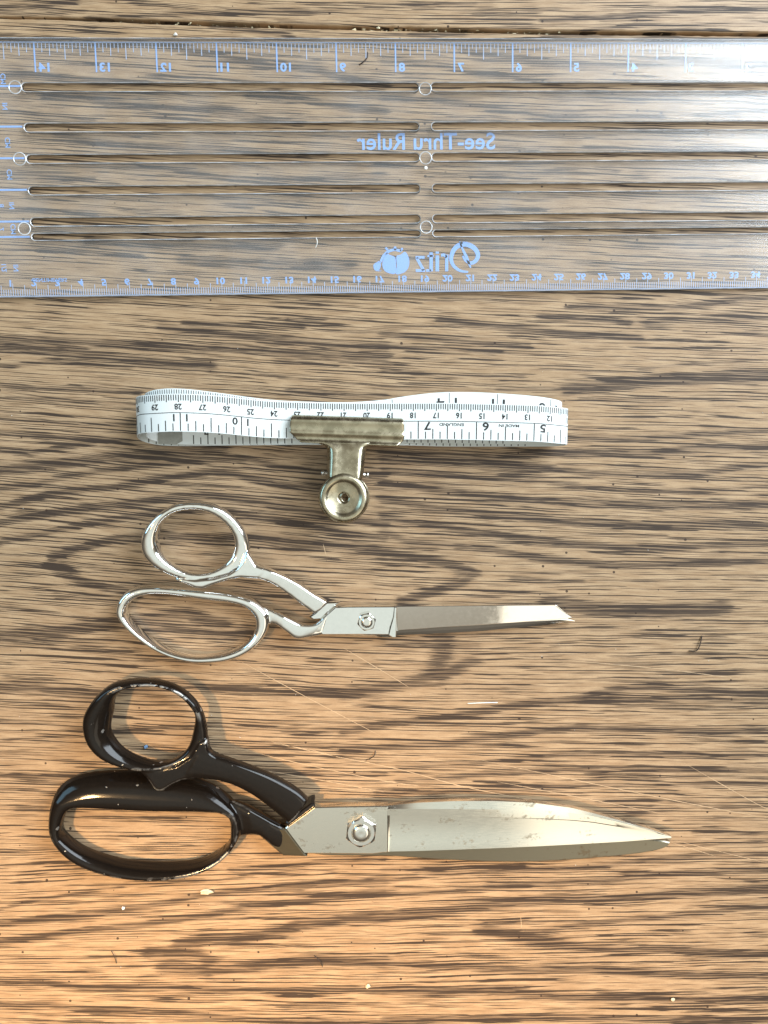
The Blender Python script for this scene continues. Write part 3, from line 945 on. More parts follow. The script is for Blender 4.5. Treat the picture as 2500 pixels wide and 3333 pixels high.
# moulding rings and gate dot
def ring_mesh(name, cx, cy, r, t, z, parent, mat, n=40):
    v, f = [], []
    for i in range(n):
        a = 2 * math.pi * i / n
        for k, (rr, zz) in enumerate(((r - t, 0), (r - t / 3, t * 0.8), (r + t / 3, t * 0.8), (r + t, 0))):
            v.append((cx + rr * math.cos(a), cy + rr * math.sin(a), z + zz))
    for i in range(n):
        j = (i + 1) % n
        for k in range(3): f.append((4 * i + k, 4 * j + k, 4 * j + k + 1, 4 * i + k + 1))
    return mesh_obj(name, v, f, mat, parent, True)
for x, y in ((50, 285), (65, 518), (80, 745), (1384, 290), (1385, 515), (1387, 740)):
    p = P(x, y, RT)
    ring_mesh('moulding_ring', p.x, p.y, 0.00255, 0.00022, RT + 0.0003, ruler, M['acrylic_edge'])
p = P(1386, 547, RT)
ring_mesh('gate_mark', p.x, p.y, 0.0004, 0.00035, RT + 0.0003, ruler, M['white_lint'], 16)

# ------------------------------------------------------------------ tape measure
tape = thing('tape_measure', 'white cloth tape measure folded in flat loops, held by the bulldog clip', 'tape measure')
CT = [(1120, 1388, 10.55), (950, 1388, 9.6), (760, 1391, 5), (620, 1394, 1.3), (530, 1392, 1.0),
      (472, 1380, 3.6), (446, 1362, 9.5), (456, 1350, 15), (500, 1346, 18.4),
      (580, 1343, 19.8), (700, 1348, 18.4), (850, 1363, 15), (960, 1368, 13.6), (1120, 1371, 13.35), (1300, 1371, 13.7), (1450, 1371, 14.2), (1600, 1374, 14.8), (1740, 1378, 14.6),
      (1812, 1384, 12.9), (1844, 1388, 9.5), (1840, 1392, 5.4), (1800, 1396, 2.0), (1720, 1397, 0.7),
      (1600, 1397, 1.0), (1450, 1396, 3.5), (1300, 1391, 8.2), (1120, 1389, 10.95), (960, 1389, 10.2), (800, 1391, 6.2), (650, 1392, 2.9), (560, 1388, 2.3),
      (495, 1373, 5), (474, 1355, 9.5), (484, 1338, 14), (530, 1327, 16.6),
      (600, 1327, 17.5), (700, 1338, 16.4), (850, 1358, 14), (960, 1366, 13.1), (1120, 1369, 12.95), (1240, 1362, 12.9), (1330, 1348, 12.8), (1430, 1337, 12.6), (1540, 1336, 12.5), (1660, 1342, 12.4), (1750, 1350, 11.8),
      (1808, 1360, 10.2), (1826, 1370, 7.8), (1815, 1380, 5), (1770, 1387, 2.9),
      (1650, 1389, 2.4), (1500, 1386, 4.9), (1300, 1384, 9.2), (1120, 1385, 11.35), (960, 1386, 10.8), (850, 1387, 8.0), (720, 1389, 4.7), (620, 1389, 3.8), (515, 1386, 3.9)]
pts = [P(x, y, z * 0.001) for x, y, z in CT]
path = resample(catmull([tuple(p) for p in pts], 10), 900)
plen = np.r_[0, np.cumsum(np.linalg.norm(np.diff(path, axis=0), axis=1))]
tang = np.gradient(path, axis=0); tang /= np.linalg.norm(tang, axis=1)[:, None]
HWID = 0.0079
def tape_pos(s, t, off):
    i = np.interp(s, plen, np.arange(len(path)))
    i0 = int(min(max(math.floor(i), 0), len(path) - 2)); k = i - i0
    c = path[i0] * (1 - k) + path[i0 + 1] * k
    tg = tang[i0] * (1 - k) + tang[i0 + 1] * k
    w = np.array([0.0, 1.0, 0.0]); w = w - tg * np.dot(w, tg) * 0.25; w /= np.linalg.norm(w)
    nrm = np.cross(tg, w); nrm /= np.linalg.norm(nrm)
    return c + w * t + nrm * off
# along the top layers the path runs rightwards: tangent x width = upwards, so + offset is the outer face
TH = 0.00016
V, F = [], []
for i in range(len(path)):
    for t, o_ in ((-HWID, -TH), (HWID, -TH), (HWID, TH), (-HWID, TH)):
        V.append(tape_pos(plen[i], t, o_))
for i in range(len(path) - 1):
    for k in range(4):
        j = (k + 1) % 4
        F.append((4 * i + k, 4 * i + j, 4 * i + 4 + j, 4 * i + 4 + k))
F += [(0, 1, 2, 3), tuple(4 * (len(path) - 1) + k for k in range(4))]
ob = mesh_obj('tape_band', V, F, M['tape'], tape)
ob.data.polygons.foreach_set('use_smooth', [True] * len(ob.data.polygons))
try:
    ob.data.set_sharp_from_angle(angle=math.radians(40))
except Exception:
    pass
def s_near(px, lo, hi):
    """arc length where the path passes photo column px, between control points lo and hi"""
    a = lo * 10 * (len(path) / ((len(CT) - 1) * 10 + 1)); c = hi * 10 * (len(path) / ((len(CT) - 1) * 10 + 1))
    best, bs = 1e9, 0
    cps = [np.argmin(np.linalg.norm(path - np.array(tuple(pts[k])), axis=1)) for k in (lo, hi)]
    for i in range(min(cps), max(cps) + 1):
        q = Vector(path[i]) - cam_pos
        x = 1250 + FPX * q.dot(rgt) / q.dot(fwd)
        if abs(x - px) < best: best, bs = abs(x - px), plen[i]
    return bs
sref = s_near(1343, 12, 17)                      # the 18 cm mark on the top layer
def cm_s(c): return sref - (c - 18.0) * 0.010
def in_s(i): return sref - (i * 2.54 - 18.0) * 0.010
POFF = TH + 0.00005
def tape_print(name, geos, off):
    V, F = [], []
    for gv, gf, fn in geos:
        b0 = len(V)
        V += [tape_pos(*fn(x, y), off) for x, y in gv]
        F += [tuple(i + b0 for i in f) for f in gf]
    return mesh_obj(name, V, F, M['tape_ink'], tape)
def trect(s0, t0, s1, t1):
    return ([(s0, t0), (s1, t0), (s1, t1), (s0, t1)], [(0, 1, 2, 3)], lambda x, y: (x, y))
def tlong(s0, s1, t0, t1):
    n = max(2, int((s1 - s0) / 0.001))
    v = []
    for i in range(n + 1):
        s = s0 + (s1 - s0) * i / n
        v += [(s, t0), (s, t1)]
    return (v, [(2 * i, 2 * i + 1, 2 * i + 3, 2 * i + 2) for i in range(n)], lambda x, y: (x, y))
sA, sB = cm_s(33.5), cm_s(8.0)                   # span of the outer loop that faces up
gt = []
c = 8.0
while c <= 33.5:
    mm = round(c * 10)
    ln = 0.0031 if mm % 5 == 0 else 0.0024
    gt.append(trect(cm_s(c) - 0.00020, HWID - 0.0004 - ln, cm_s(c) + 0.00020, HWID - 0.0004))
    c += 0.1
tape_print('millimetre_ticks', gt, POFF)
tape_print('centre_line', [tlong(sA, sB, -0.00014, 0.00014)], POFF)
gt = []
for k in range(int(3.2 * 8), int(13.2 * 8)):
    s = in_s(k / 8)
    top = 0.0 if k % 8 == 0 else -HWID + (0.0062 if k % 4 == 0 else 0.0046 if k % 2 == 0 else 0.0034)
    gt.append(trect(s - 0.00021, -HWID + 0.0003, s + 0.00021, top))
tape_print('eighth_inch_ticks', gt, POFF)
for k in range(9, 34):
    gv, gf = text(str(k), 0.0034, 0.026, 0.90)
    s0 = cm_s(k) - (0.0002 if k < 30 else 0)
    tape_print('centimetre_numeral', [(gv, gf, lambda x, y: (s0 - x, HWID - 0.0054 - y))], POFF + 0.00002)
for k in range(4, 14):
    s0 = in_s(k)
    if k < 10:
        gv, gf = text(str(k), 0.0048, 0.022, 1.25)
        tape_print('inch_numeral', [(gv, gf, lambda x, y: (s0 + 0.0040 - x, -0.0020 - y))], POFF + 0.00002)
    else:
        for ch, dx in ((str(k)[0], 0.0027), (str(k)[1], -0.0027)):
            gv, gf = text(ch, 0.0042, 0.022, 1.1)
            tape_print('inch_numeral', [(gv, gf, lambda x, y: (s0 + dx - x, -0.0021 - y))], POFF + 0.00002)
for txt, i in (('MADE IN', 5.44), ('ENGLAND', 6.43)):
    gv, gf = text(txt, 0.0017, 0.016, 1.35)
    s0 = in_s(i)
    tape_print('lettering', [(gv, gf, lambda x, y: (s0 - x, -0.0014 - y))], POFF + 0.00002)
# second loop: millimetre ticks where it shows behind the left bend, tall numerals behind the right bend
sL0_, sL1_ = s_near(500, 33, 37), s_near(830, 34, 38)
gt = []
s = sL0_ - 0.006
while s < sL1_:
    gt.append(trect(s - 0.00014, HWID - 0.003, s + 0.00014, HWID - 0.0004)); s += 0.001
tape_print('millimetre_ticks', gt, POFF)
for px_, ch in ((1252, '9'), (1303, '1'), (1432, '4'), (1483, '1'), (1603, '1'), (1640, '1'), (1762, '0'), (1806, '1'), (1120, '3')):
    s0 = s_near(px_, 38, 46)
    gv, gf = text(ch, 0.0058, 0.02, 1.2)
    tape_print('inch_numeral', [(gv, gf, lambda x, y: (s0 - x, HWID - 0.0046 - y))], POFF)
gt = []
for px_ in (1278, 1461, 1621, 1786):
    s0 = s_near(px_, 38, 46)
    gt.append(trect(s0 - 0.00013, HWID - 0.006, s0 + 0.00013, HWID - 0.0004))
for q in gt: tape_print('inch_tick', [q], POFF)
# inner faces of the lower layers, seen from above along their near edge
def inner_ticks(lo, hi, pa, pb, phase):
    a, c = sorted((s_near(pa, lo, hi), s_near(pb, lo, hi)))
    gt = []
    s = a + phase
    k = 0
    while s < c:
        ln = 0.0062 if k % 4 == 0 else 0.0042 if k % 2 == 0 else 0.0032
        gt.append(trect(s - 0.00022, -HWID + 0.0003, s + 0.00022, -HWID + ln)); s += 0.003175; k += 1
    tape_print('eighth_inch_ticks', gt, -POFF)
inner_ticks(0, 5, 480, 940, 0.0)
inner_ticks(22, 26, 1320, 1760, 0.001)
inner_ticks(27, 30, 560, 960, 0.0015)
inner_ticks(50, 53, 1320, 1700, 0.002)
inner_ticks(53, 57, 600, 950, 0.0005)
for px_, ch in ((675, '5'), (715, '1')):
    s0 = s_near(px_, 54, 57)
    gv, gf = text(ch, 0.0050, 0.02, 1.1)
    tape_print('inch_numeral', [(gv, gf, lambda x, y: (s0 - x, -HWID + 0.0062 - y))], -POFF)
# metal end tab
s_end = plen[-1]
V, F = [], []
NT = 8
for i in range(NT + 1):
    s = s_end - 0.0105 + 0.0105 * i / NT
    wv = HWID * (1.0 if i > 2 else 0.80 + 0.1 * i)
    for t, o_ in ((-wv, -TH - 0.0004), (wv, -TH - 0.0004), (wv, TH + 0.0004), (-wv, TH + 0.0004)):
        q = tape_pos(s, t, o_); V.append(q)
for i in range(NT):
    for k in range(4):
        j = (k + 1) % 4
        F.append((4 * i + k, 4 * i + j, 4 * i + 4 + j, 4 * i + 4 + k))
F += [(0, 1, 2, 3), tuple(4 * NT + k for k in range(4))]
M['tab'] = plain('dull_tab_metal', (0.30, 0.30, 0.28), 0.42, metal=0.9, var=0.3, scale=500)
tab = mesh_obj('metal_end_tab', V, F, M['tab'], tape)
tab['label'] = 'grey metal tab crimped on the tape end'

# ------------------------------------------------------------------ bulldog clip
clip = thing('bulldog_clip', 'tarnished metal bulldog clip with round pierced finger grips, closed on the tape', 'clip')
ZC = 0.0120
def sheet(name, rows, thick, parent, mat):
    """rows: list of rows of points (all same length) -> thickened smooth sheet"""
    n, m = len(rows), len(rows[0])
    V = [p for r in rows for p in r]
    F = [(i * m + j, i * m + j + 1, (i + 1) * m + j + 1, (i + 1) * m + j) for i in range(n - 1) for j in range(m - 1)]
    o = mesh_obj(name, V, F, mat, parent, True)
    md = o.modifiers.new('thickness', 'SOLIDIFY'); md.thickness = thick; md.offset = 0
    sb = o.modifiers.new('smooth', 'SUBSURF'); sb.levels = 2; sb.render_levels = 2
    return o
def clip_half(up):
    sg = 1 if up else -1
    def Z(z): return ZC + sg * z
    # ---- jaw: a folded lip, profile in (photo y, height over the grip plane); ends given by photo x
    prof = [(1357, 2.2), (1360, 3.4), (1368, 4.7), (1372, 5.0), (1377, 4.95), (1386, 4.6), (1400, 4.4), (1408, 4.75), (1412, 4.9), (1416, 4.75), (1428, 4.0), (1438, 4.3), (1446, 5.4)]
    NJ = 26
    rows = []
    for j, (yy, h) in enumerate(prof):
        row = []
        for i in range(NJ + 1):
            t = i / NJ
            # rounded near corners of the lip
            k = j / (len(prof) - 1)
            xl = 949 - 7 * math.sin(k * 2.6) + max(0, k - 0.72) * 120
            xr = 1314 + 3 * math.sin(k * 2.6) - max(0, k - 0.82) * 120
            x = xl + (xr - xl) * t
            y = yy + (t - 0.5) * 12
            p = P(x, y, ZC + 0.0048)          # laid out once at the upper lip, mirrored below
            row.append((p.x, p.y, Z(h * 0.001)))
        rows.append(row)
    sheet('jaw', rows, 0.0008, clip, M['nickel'])
    # ---- lever: neck flaring out of the jaw, flanged sides, running to the round grip
    st = [(1438, 1010, 1225, 5.3), (1446, 1040, 1208, 5.7), (1456, 1060, 1196, 6.2), (1470, 1066, 1190, 6.8), (1500, 1066, 1187, 7.9), (1530, 1064.5, 1185, 9.0), (1562, 1063, 1182, 10.0)]
    rows = []
    NL = 12
    for yy, xl, xr, h in st:
        row = []
        for i in range(NL + 1):
            t = i / NL
            a = abs(t - 0.5) * 2
            x = xl + (xr - xl) * t
            fl = 1.0 if yy > 1452 else 0.35
            dz = -0.0007 * math.cos(a * math.pi / 2) - fl * 0.0042 * max(0, a - 0.80) / 0.20
            xx = x
            p = P(xx, yy + (t - 0.5) * 5, ZC + 0.008)
            row.append((p.x, p.y, Z(h * 0.001 + dz)))
        rows.append(row)
    lever = sheet('lever', rows, 0.0007, clip, M['nickel'])
    # ---- pierced dished grip, spun profile
    c = P(1118.5, 1621, ZC + 0.0107) if up else P(1126, 1619, 0.002)
    prof2 = [(0.0022, -0.0010), (0.0023, -0.0003), (0.0029, -0.0001), (0.0066, -0.0001), (0.0072, 0.0003), (0.0080, 0.0011), (0.0090, 0.0012), (0.0099, 0.0006), (0.0104, -0.0006), (0.0103, -0.0014)]
    n = 56
    tilt = math.tan(math.radians(5.0))
    rows = []
    for i in range(n + 1):
        an = 2 * math.pi * i / n
        rows.append([(c.x + r * math.cos(an), c.y + r * math.sin(an), Z(0.0098 + z - r * math.sin(an) * tilt)) for r, z in prof2])
    V = [p for r in rows[:-1] for p in r]
    m = len(prof2)
    F = [(i * m + j, i * m + j + 1, ((i + 1) % n) * m + j + 1, ((i + 1) % n) * m + j) for i in range(n) for j in range(m - 1)]
    g = mesh_obj('finger_grip', V, F, M['nickel'], clip, True)
    md = g.modifiers.new('thickness', 'SOLIDIFY'); md.thickness = 0.0006; md.offset = 0
clip_half(True); clip_half(False)
# spring pin through the flanges
def rod(name, a, b_, r, mat, parent, n=16, bev=0.0003):
    a, b_ = Vector(a), Vector(b_)
    d = (b_ - a); L = d.length; q = d.normalized().to_track_quat('Z', 'Y').to_matrix()
    V, F = [], []
    prof = [(0, 0), (r - bev, 0), (r, bev), (r, L - bev), (r - bev, L), (0, L)]
    for rr, zz in prof:
        for i in range(n):
            an = 2 * math.pi * i / n
            V.append(a + q @ Vector((rr * math.cos(an), rr * math.sin(an), zz)))
    for k in range(len(prof) - 1):
        for i in range(n):
            j = (i + 1) % n
            F.append((k * n + i, k * n + j, (k + 1) * n + j, (k + 1) * n + i))
    return mesh_obj(name, V, F, mat, parent, True, weld=True)
pa, pb = P(1046, 1540, ZC + 0.001), P(1201, 1546, ZC + 0.001)
rod('spring_pin', pa, pb, 0.0008, M['pin'], clip)
for p_, q_ in ((pa, 1), (pb, -1)):
    d = (pb - pa).normalized() * q_
    rod('pin_head', p_, p_ + d * 0.0014, 0.0012, M['pin'], clip)
# spring coil round the pin, and its arms
V, F = [], []
dirp = (pb - pa).normalized(); sidev = Vector((0, 0, 1)); fw = dirp.cross(sidev)
path_s = []
for i in range(181):
    t = i / 180
    an = t * 9 * 2 * math.pi
    c = pa.lerp(pb, 0.22 + 0.56 * t)
    path_s.append(c + (sidev * math.cos(an) + fw * math.sin(an)) * 0.0030)
for i, c in enumerate(path_s):
    tg = (path_s[min(i + 1, 180)] - path_s[max(i - 1, 0)]).normalized()
    a = tg.cross(dirp).normalized(); b2 = tg.cross(a)
    for k in range(6):
        an = 2 * math.pi * k / 6
        V.append(c + (a * math.cos(an) + b2 * math.sin(an)) * 0.00055)
for i in range(180):
    for k in range(6):
        F.append((6 * i + k, 6 * i + (k + 1) % 6, 6 * i + 6 + (k + 1) % 6, 6 * i + 6 + k))
mesh_obj('spring', V, F, M['pin'], clip, True)

# ------------------------------------------------------------------ scissors: shared builders
def bow(outer, inner, zc, hh, n=110, m=20, crest=0.0, ex=2.0, tilt=(0, 0)):
    """Closed ring between two traced loops (world xy), rounded section, half height hh.
    zc / hh / crest may be functions of the angle round the hole."""
    o = catmull(outer, 14, True); i_ = catmull(inner, 14, True)
    cx, cy = i_[:, 0].mean(), i_[:, 1].mean()
    def by_angle(p):
        a = np.arctan2(p[:, 1] - cy, p[:, 0] - cx)
        r = np.hypot(p[:, 0] - cx, p[:, 1] - cy)
        k = np.argsort(a); a, r = a[k], r[k]
        aa = np.r_[a - 2 * np.pi, a, a + 2 * np.pi]; rr = np.r_[r, r, r]
        th = np.linspace(-np.pi, np.pi, n, endpoint=False)
        return th, np.interp(th, aa, rr)
    th, ro = by_angle(o); _, ri = by_angle(i_)
    fz = zc if callable(zc) else (lambda a: zc)
    fh = hh if callable(hh) else (lambda a: hh)
    fc = crest if callable(crest) else (lambda a: crest)
    V, F = [], []
    for k in range(n):
        rm, rh = (ro[k] + ri[k]) / 2, (ro[k] - ri[k]) / 2
        cr = fc(th[k])
        for j in range(m):
            an = 2 * math.pi * j / m
            cx_, sx_ = math.cos(an), math.sin(an)
            cc = math.copysign(abs(cx_) ** (2 / ex), cx_); ss = math.copysign(abs(sx_) ** (2 / ex), sx_)
            x = (cc + cr * ss) / math.sqrt(1 + cr * cr)
            r = rm + rh * x
            px, py = cx + r * math.cos(th[k]), cy + r * math.sin(th[k])
            V.append((px, py, fz(th[k]) + fh(th[k]) * ss + (px - cx) * tilt[0] + (py - cy) * tilt[1]))
    for k in range(n):
        k2 = (k + 1) % n
        for j in range(m):
            j2 = (j + 1) % m
            F.append((k * m + j, k2 * m + j, k2 * m + j2, k * m + j2))
    return V, F

def beam(left, right, zs, hs, n=50, m=20, ex=3.0):
    """Solid between two traced edges, section a rounded rectangle, z and half height interpolated along it."""
    L = resample(catmull(left, 10), n); R = resample(catmull(right, 10), n)
    t = np.linspace(0, 1, n)
    z = np.interp(t, np.linspace(0, 1, len(zs)), zs); h = np.interp(t, np.linspace(0, 1, len(hs)), hs)
    V, F = [], []
    for i in range(n):
        mid, half = (L[i] + R[i]) / 2, (L[i] - R[i]) / 2
        for j in range(m):
            an = 2 * math.pi * j / m
            c, s = math.cos(an), math.sin(an)
            cc = math.copysign(abs(c) ** (2 / ex), c); ss = math.copysign(abs(s) ** (2 / ex), s)
            p = mid + half * cc
            V.append((p[0], p[1], z[i] + h[i] * ss))
    for i in range(n - 1):
        for j in range(m):
            j2 = (j + 1) % m
            F.append((i * m + j, (i + 1) * m + j, (i + 1) * m + j2, i * m + j2))
    F += [tuple(range(m))[::-1], tuple(range((n - 1) * m, n * m))]
    return V, F

def hexnut(name, cx, cy, z0, r, h, rot, mat, parent, rs, hs, screw_name):
    n = 6
    hexp = [(cx + r * math.cos(rot + k * math.pi / 3), cy + r * math.sin(rot + k * math.pi / 3)) for k in range(6)]
    V, F = [], []
    N = 48
    def hx(a, rad):
        d = (a - rot) % (math.pi / 3) - math.pi / 6
        return rad * math.cos(math.pi / 6) / math.cos(d)
    layers = [(lambda a: hx(a, r), z0), (lambda a: hx(a, r), z0 + h * 0.66), (lambda a: min(hx(a, r), r * 0.93), z0 + h * 0.82), (lambda a: r * 0.80, z0 + h), (lambda a: rs * 1.12, z0 + h), (lambda a: rs * 1.04, z0 + h * 0.75)]
    for fn, z in layers:
        for k in range(N):
            a = 2 * math.pi * k / N + rot
            V.append((cx + fn(a) * math.cos(a), cy + fn(a) * math.sin(a), z))
    for q in range(len(layers) - 1):
        for k in range(N):
            k2 = (k + 1) % N
            F.append((q * N + k, q * N + k2, (q + 1) * N + k2, (q + 1) * N + k))
    F.append(tuple(range(N))[::-1]); F.append(tuple(range(5 * N, 6 * N)))
    nut = mesh_obj(name, V, F, mat, parent)
    V, F = [], []
    prof = [(0.0001, 0.96), (rs * 0.30, 1.0), (rs * 0.60, 1.0), (rs * 0.85, 0.82), (rs, 0.45), (rs, -0.3)]
    for rr, zz in prof:
        for k in range(32):
            a = 2 * math.pi * k / 32
            V.append((cx + rr * math.cos(a), cy + rr * math.sin(a), z0 + h + hs * zz - hs * 0.3))
    for q in range(len(prof) - 1):
        for k in range(32):
            k2 = (k + 1) % 32
            F.append((q * 32 + k, q * 32 + k2, (q + 1) * 32 + k2, (q + 1) * 32 + k))
    F.append(tuple(range(32)))
    mesh_obj(screw_name, V, F, mat, nut, True)
    return nut

# ------------------------------------------------------------------ chrome scissors
cs = thing('chrome_scissors', 'polished chrome dressmaking scissors with bent bows, lying between clip and black shears', 'scissors')
def C3(zx, zy, h): return tuple(P(330 + zx * .4822, 1600 + zy * .4822, h))[:2]
def C4(zx, zy, h): return tuple(P(950 + zx * .6028, 1800 + zy * .6028, h))[:2]
HB, HA = 0.0105, 0.0060            # layout heights of raised bow and of lower bow
o_up = [C3(*p, HB) for p in [(620, 65), (760, 85), (870, 150), (950, 240), (995, 340), (1000, 430), (960, 510), (880, 560), (780, 590), (680, 600), (580, 595), (470, 565), (390, 525), (330, 480), (290, 430), (272, 370), (280, 300), (320, 220), (400, 140), (500, 82)]]
i_up = [C3(*p, HB) for p in [(620, 122), (720, 140), (800, 185), (862, 250), (895, 320), (893, 390), (860, 460), (800, 510), (720, 545), (630, 548), (540, 520), (460, 470), (410, 410), (388, 340), (395, 265), (430, 195), (510, 140)]]
web_up = [C3(*p, HB) for p in [(640, 645), (690, 648), (760, 622), (850, 592), (940, 574), (1060, 582), (1110, 545), (1100, 512), (1045, 492), (1015, 440), (985, 400), (940, 500), (860, 552), (760, 580), (640, 592), (540, 580), (500, 585), (560, 612)]]
shl = [C3(*p, HB) for p in [(1000, 430), (1050, 492), (1130, 520), (1230, 565), (1330, 620), (1430, 690), (1525, 748)]]
shr = [C3(*p, HB) for p in [(860, 590), (950, 573), (1060, 582), (1160, 622), (1260, 692), (1350, 762), (1440, 828)]]
geo = join(bow(o_up, i_up, lambda a: 0.0098 + 0.0008 * math.cos(a - 2.5), lambda a: 0.0038 + 0.0012 * math.cos(a - 2.5), ex=2.7),
           prism(web_up, 0.0070, 0.0133, 0.0008),
           beam(shl, shr, [0.0101, 0.0099, 0.0088, 0.0078], [0.0032, 0.0032, 0.0031, 0.0030], ex=6.0))
remeshed('thumb_handle', geo, 0.00036, 8, M['chrome'], cs)
o_lo = [C3(*p, HA) for p in [(330, 632), (480, 640), (650, 655), (820, 672), (960, 700), (1060, 745), (1125, 810), (1140, 880), (1120, 950), (1060, 1030), (970, 1095), (850, 1138), (720, 1150), (590, 1143), (450, 1105), (330, 1045), (230, 970), (150, 895), (108, 830), (110, 760), (150, 690), (225, 645)]]
i_lo = [C3(*p, HA) for p in [(330, 692), (440, 690), (560, 705), (700, 728), (850, 745), (940, 765), (1000, 800), (1035, 850), (1038, 920), (1005, 990), (940, 1045), (850, 1082), (740, 1102), (620, 1105), (500, 1082), (390, 1035), (290, 970), (215, 900), (170, 830), (180, 770), (240, 715)]]
shl2 = [C3(*p, HA) for p in [(1075, 765), (1100, 775), (1140, 790), (1230, 830), (1330, 880), (1400, 893), (1470, 880), (1540, 800)]]
shr2 = [C3(*p, HA) for p in [(1085, 900), (1120, 895), (1165, 890), (1210, 915), (1260, 952), (1315, 990), (1400, 982), (1490, 968)]]
geo = join(bow(o_lo, i_lo, 0.0052, 0.0044, ex=2.7),
           beam(shl2, shr2, [0.0055, 0.0057, 0.0056, 0.0053], [0.0018, 0.0030, 0.0026, 0.0018], ex=3.6))
remeshed('finger_handle', geo, 0.00036, 8, M['chrome'], cs)
Z1 = 0.0070
plateA = [C4(*p, Z1) for p in [(128, 388), (235, 294), (300, 291), (556, 290), (548, 345), (530, 400), (522, 441), (350, 440), (165, 441)]]
v1 = prism(plateA, 0.0040, Z1, 0.0003)
ric = [C4(*p, Z1) for p in [(552, 290), (568, 291), (563, 455), (545, 456), (522, 442), (532, 400), (548, 345)]]
v2 = prism(ric, 0.0040, Z1 + 0.0004, 0.0003)
ex0, ey0 = C4(570, 290, Z1)
def blade_tilt(x, y): return -0.0006 * max(0.0, min(1.0, (x - ex0) / 0.085)) + (y - ey0) * 0.19
blA = [C4(*p, Z1) for p in [(564, 289), (1000, 285), (1422, 282), (1470, 318), (1519, 356), (1480, 362), (1200, 384), (900, 403), (572, 426)]]
v3 = prism(blA, 0.0036, Z1 - 0.0002, 0.00022, blade_tilt)
mesh_obj('upper_blade', *join(v1, v2, v3), M['chrome'], cs)
tipe = [C4(*p, Z1) for p in [(1422, 284), (1434, 286), (1519, 354), (1517, 357), (1506, 354), (1420, 292)]]
mesh_obj('tip_bevel', *prism(tipe, 0.0036, Z1 - 0.0004, 0.0001, blade_tilt), M['nut'], cs)
LB = np.array([(200, 330, 436, 442), (522, 322, 430, 458), (578, 320, 416, 447), (800, 316, 400, 437), (1000, 314, 388, 426), (1300, 318, 368, 399), (1450, 340, 359, 382), (1527, 365, 367, 371)], float)
V, F = [], []
for x in np.linspace(200, 1527, 50):
    yt, yc, yb = [np.interp(x, LB[:, 0], LB[:, k]) for k in (1, 2, 3)]
    for yy, z in ((yt, 0.0009), (yt, 0.0039), (yc, 0.0039), ((yc + yb) / 2, 0.0033), (yb, 0.0025), (yb, 0.0009)):
        p = C4(x, yy, 0.0035); V.append((p[0], p[1], z))
for i in range(49):
    for j in range(6):
        j2 = (j + 1) % 6
        F.append((i * 6 + j, i * 6 + j2, (i + 1) * 6 + j2, (i + 1) * 6 + j))
F += [tuple(range(6)), tuple(range(49 * 6, 50 * 6))]
mesh_obj('lower_blade', V, F, M['chrome'], cs)
# root of the raised handle dropping to the lower blade
root = [C3(*p, 0.006) for p in [(1440, 825), (1520, 752), (1610, 752), (1580, 775), (1480, 868), (1430, 872), (1400, 850)]]
mesh_obj('handle_root', *prism(root, 0.0012, 0.0048, 0.0006), M['chrome'], cs)
cx, cy = C4(404, 370, 0.0085)
hexnut('pivot_nut', cx, cy, Z1 - 0.0001, 0.0044, 0.0027, 0.25, M['nut'], cs, 0.0024, 0.0010, 'pivot_screw')

# ------------------------------------------------------------------ black handled shears
bs = thing('tailor_shears', 'large old tailor shears with chipped black enamel handles and worn steel blades', 'shears')
def B5(zx, zy, h): return tuple(P(120 + zx * .5304, 2180 + zy * .5304, h))[:2]
def B6(zx, zy, h): return tuple(P(850 + zx * .8439, 2450 + zy * .8439, h))[:2]
HB, HA = 0.0122, 0.0066
o_up = [B5(*p, HB) for p in [(560, 62), (660, 60), (760, 72), (860, 105), (940, 160), (1000, 230), (1035, 320), (1045, 420), (1010, 500), (930, 555), (830, 590), (720, 615), (620, 610), (520, 585), (420, 540), (350, 480), (310, 410), (295, 330), (305, 260), (345, 190), (400, 125), (470, 80)]]
i_up = [B5(*p, 0.0155 if p[1] < 320 else 0.0085) for p in [(620, 112), (700, 108), (780, 125), (860, 168), (920, 230), (960, 300), (965, 370), (940, 450), (890, 508), (820, 545), (740, 552), (640, 527), (550, 482), (490, 420), (460, 345), (453, 270), (465, 200), (500, 150), (555, 122)]]
web_up = [B5(*p, HB) for p in [(640, 622), (672, 650), (695, 682), (718, 718), (742, 737), (780, 735), (812, 714), (852, 690), (900, 670), (980, 660), (1080, 667), (1130, 600), (1110, 525), (1075, 508), (1056, 480), (1050, 420), (1000, 430), (945, 520), (860, 575), (760, 600), (660, 605)]]
shl = [B5(*p, HB) for p in [(1020, 470), (1075, 508), (1150, 535), (1250, 570), (1400, 630), (1500, 680), (1600, 740), (1665, 800)]]
shr = [B5(*p, HB) for p in [(900, 670), (980, 660), (1080, 667), (1180, 692), (1260, 727), (1350, 782), (1450, 862), (1548, 945)]]
geo = join(bow(o_up, i_up, lambda a: 0.0116 + 0.0008 * math.cos(a - 2.6), lambda a: 0.0043 + 0.0012 * math.cos(a - 2.6), ex=2.2, crest=lambda a: 0.55 * max(0, math.cos(a + 2.4))),
           prism(web_up, 0.0088, 0.0146, 0.0010),
           beam(shl, shr, [0.0116, 0.0116, 0.0110, 0.0104], [0.0034, 0.0036, 0.0038, 0.0038], ex=3.6))
remeshed('thumb_handle', geo, 0.00050, 8, M['enamel'], bs)
o_lo = [B5(*p, HA) for p in [(250, 665), (350, 648), (500, 640), (650, 640), (800, 655), (950, 682), (1050, 712), (1150, 770), (1230, 850), (1262, 930), (1255, 1000), (1210, 1080), (1150, 1145), (1070, 1200), (970, 1238), (850, 1260), (680, 1268), (520, 1255), (380, 1225), (260, 1180), (170, 1120), (110, 1050), (80, 980), (75, 900), (85, 820), (115, 750), (170, 700)]]
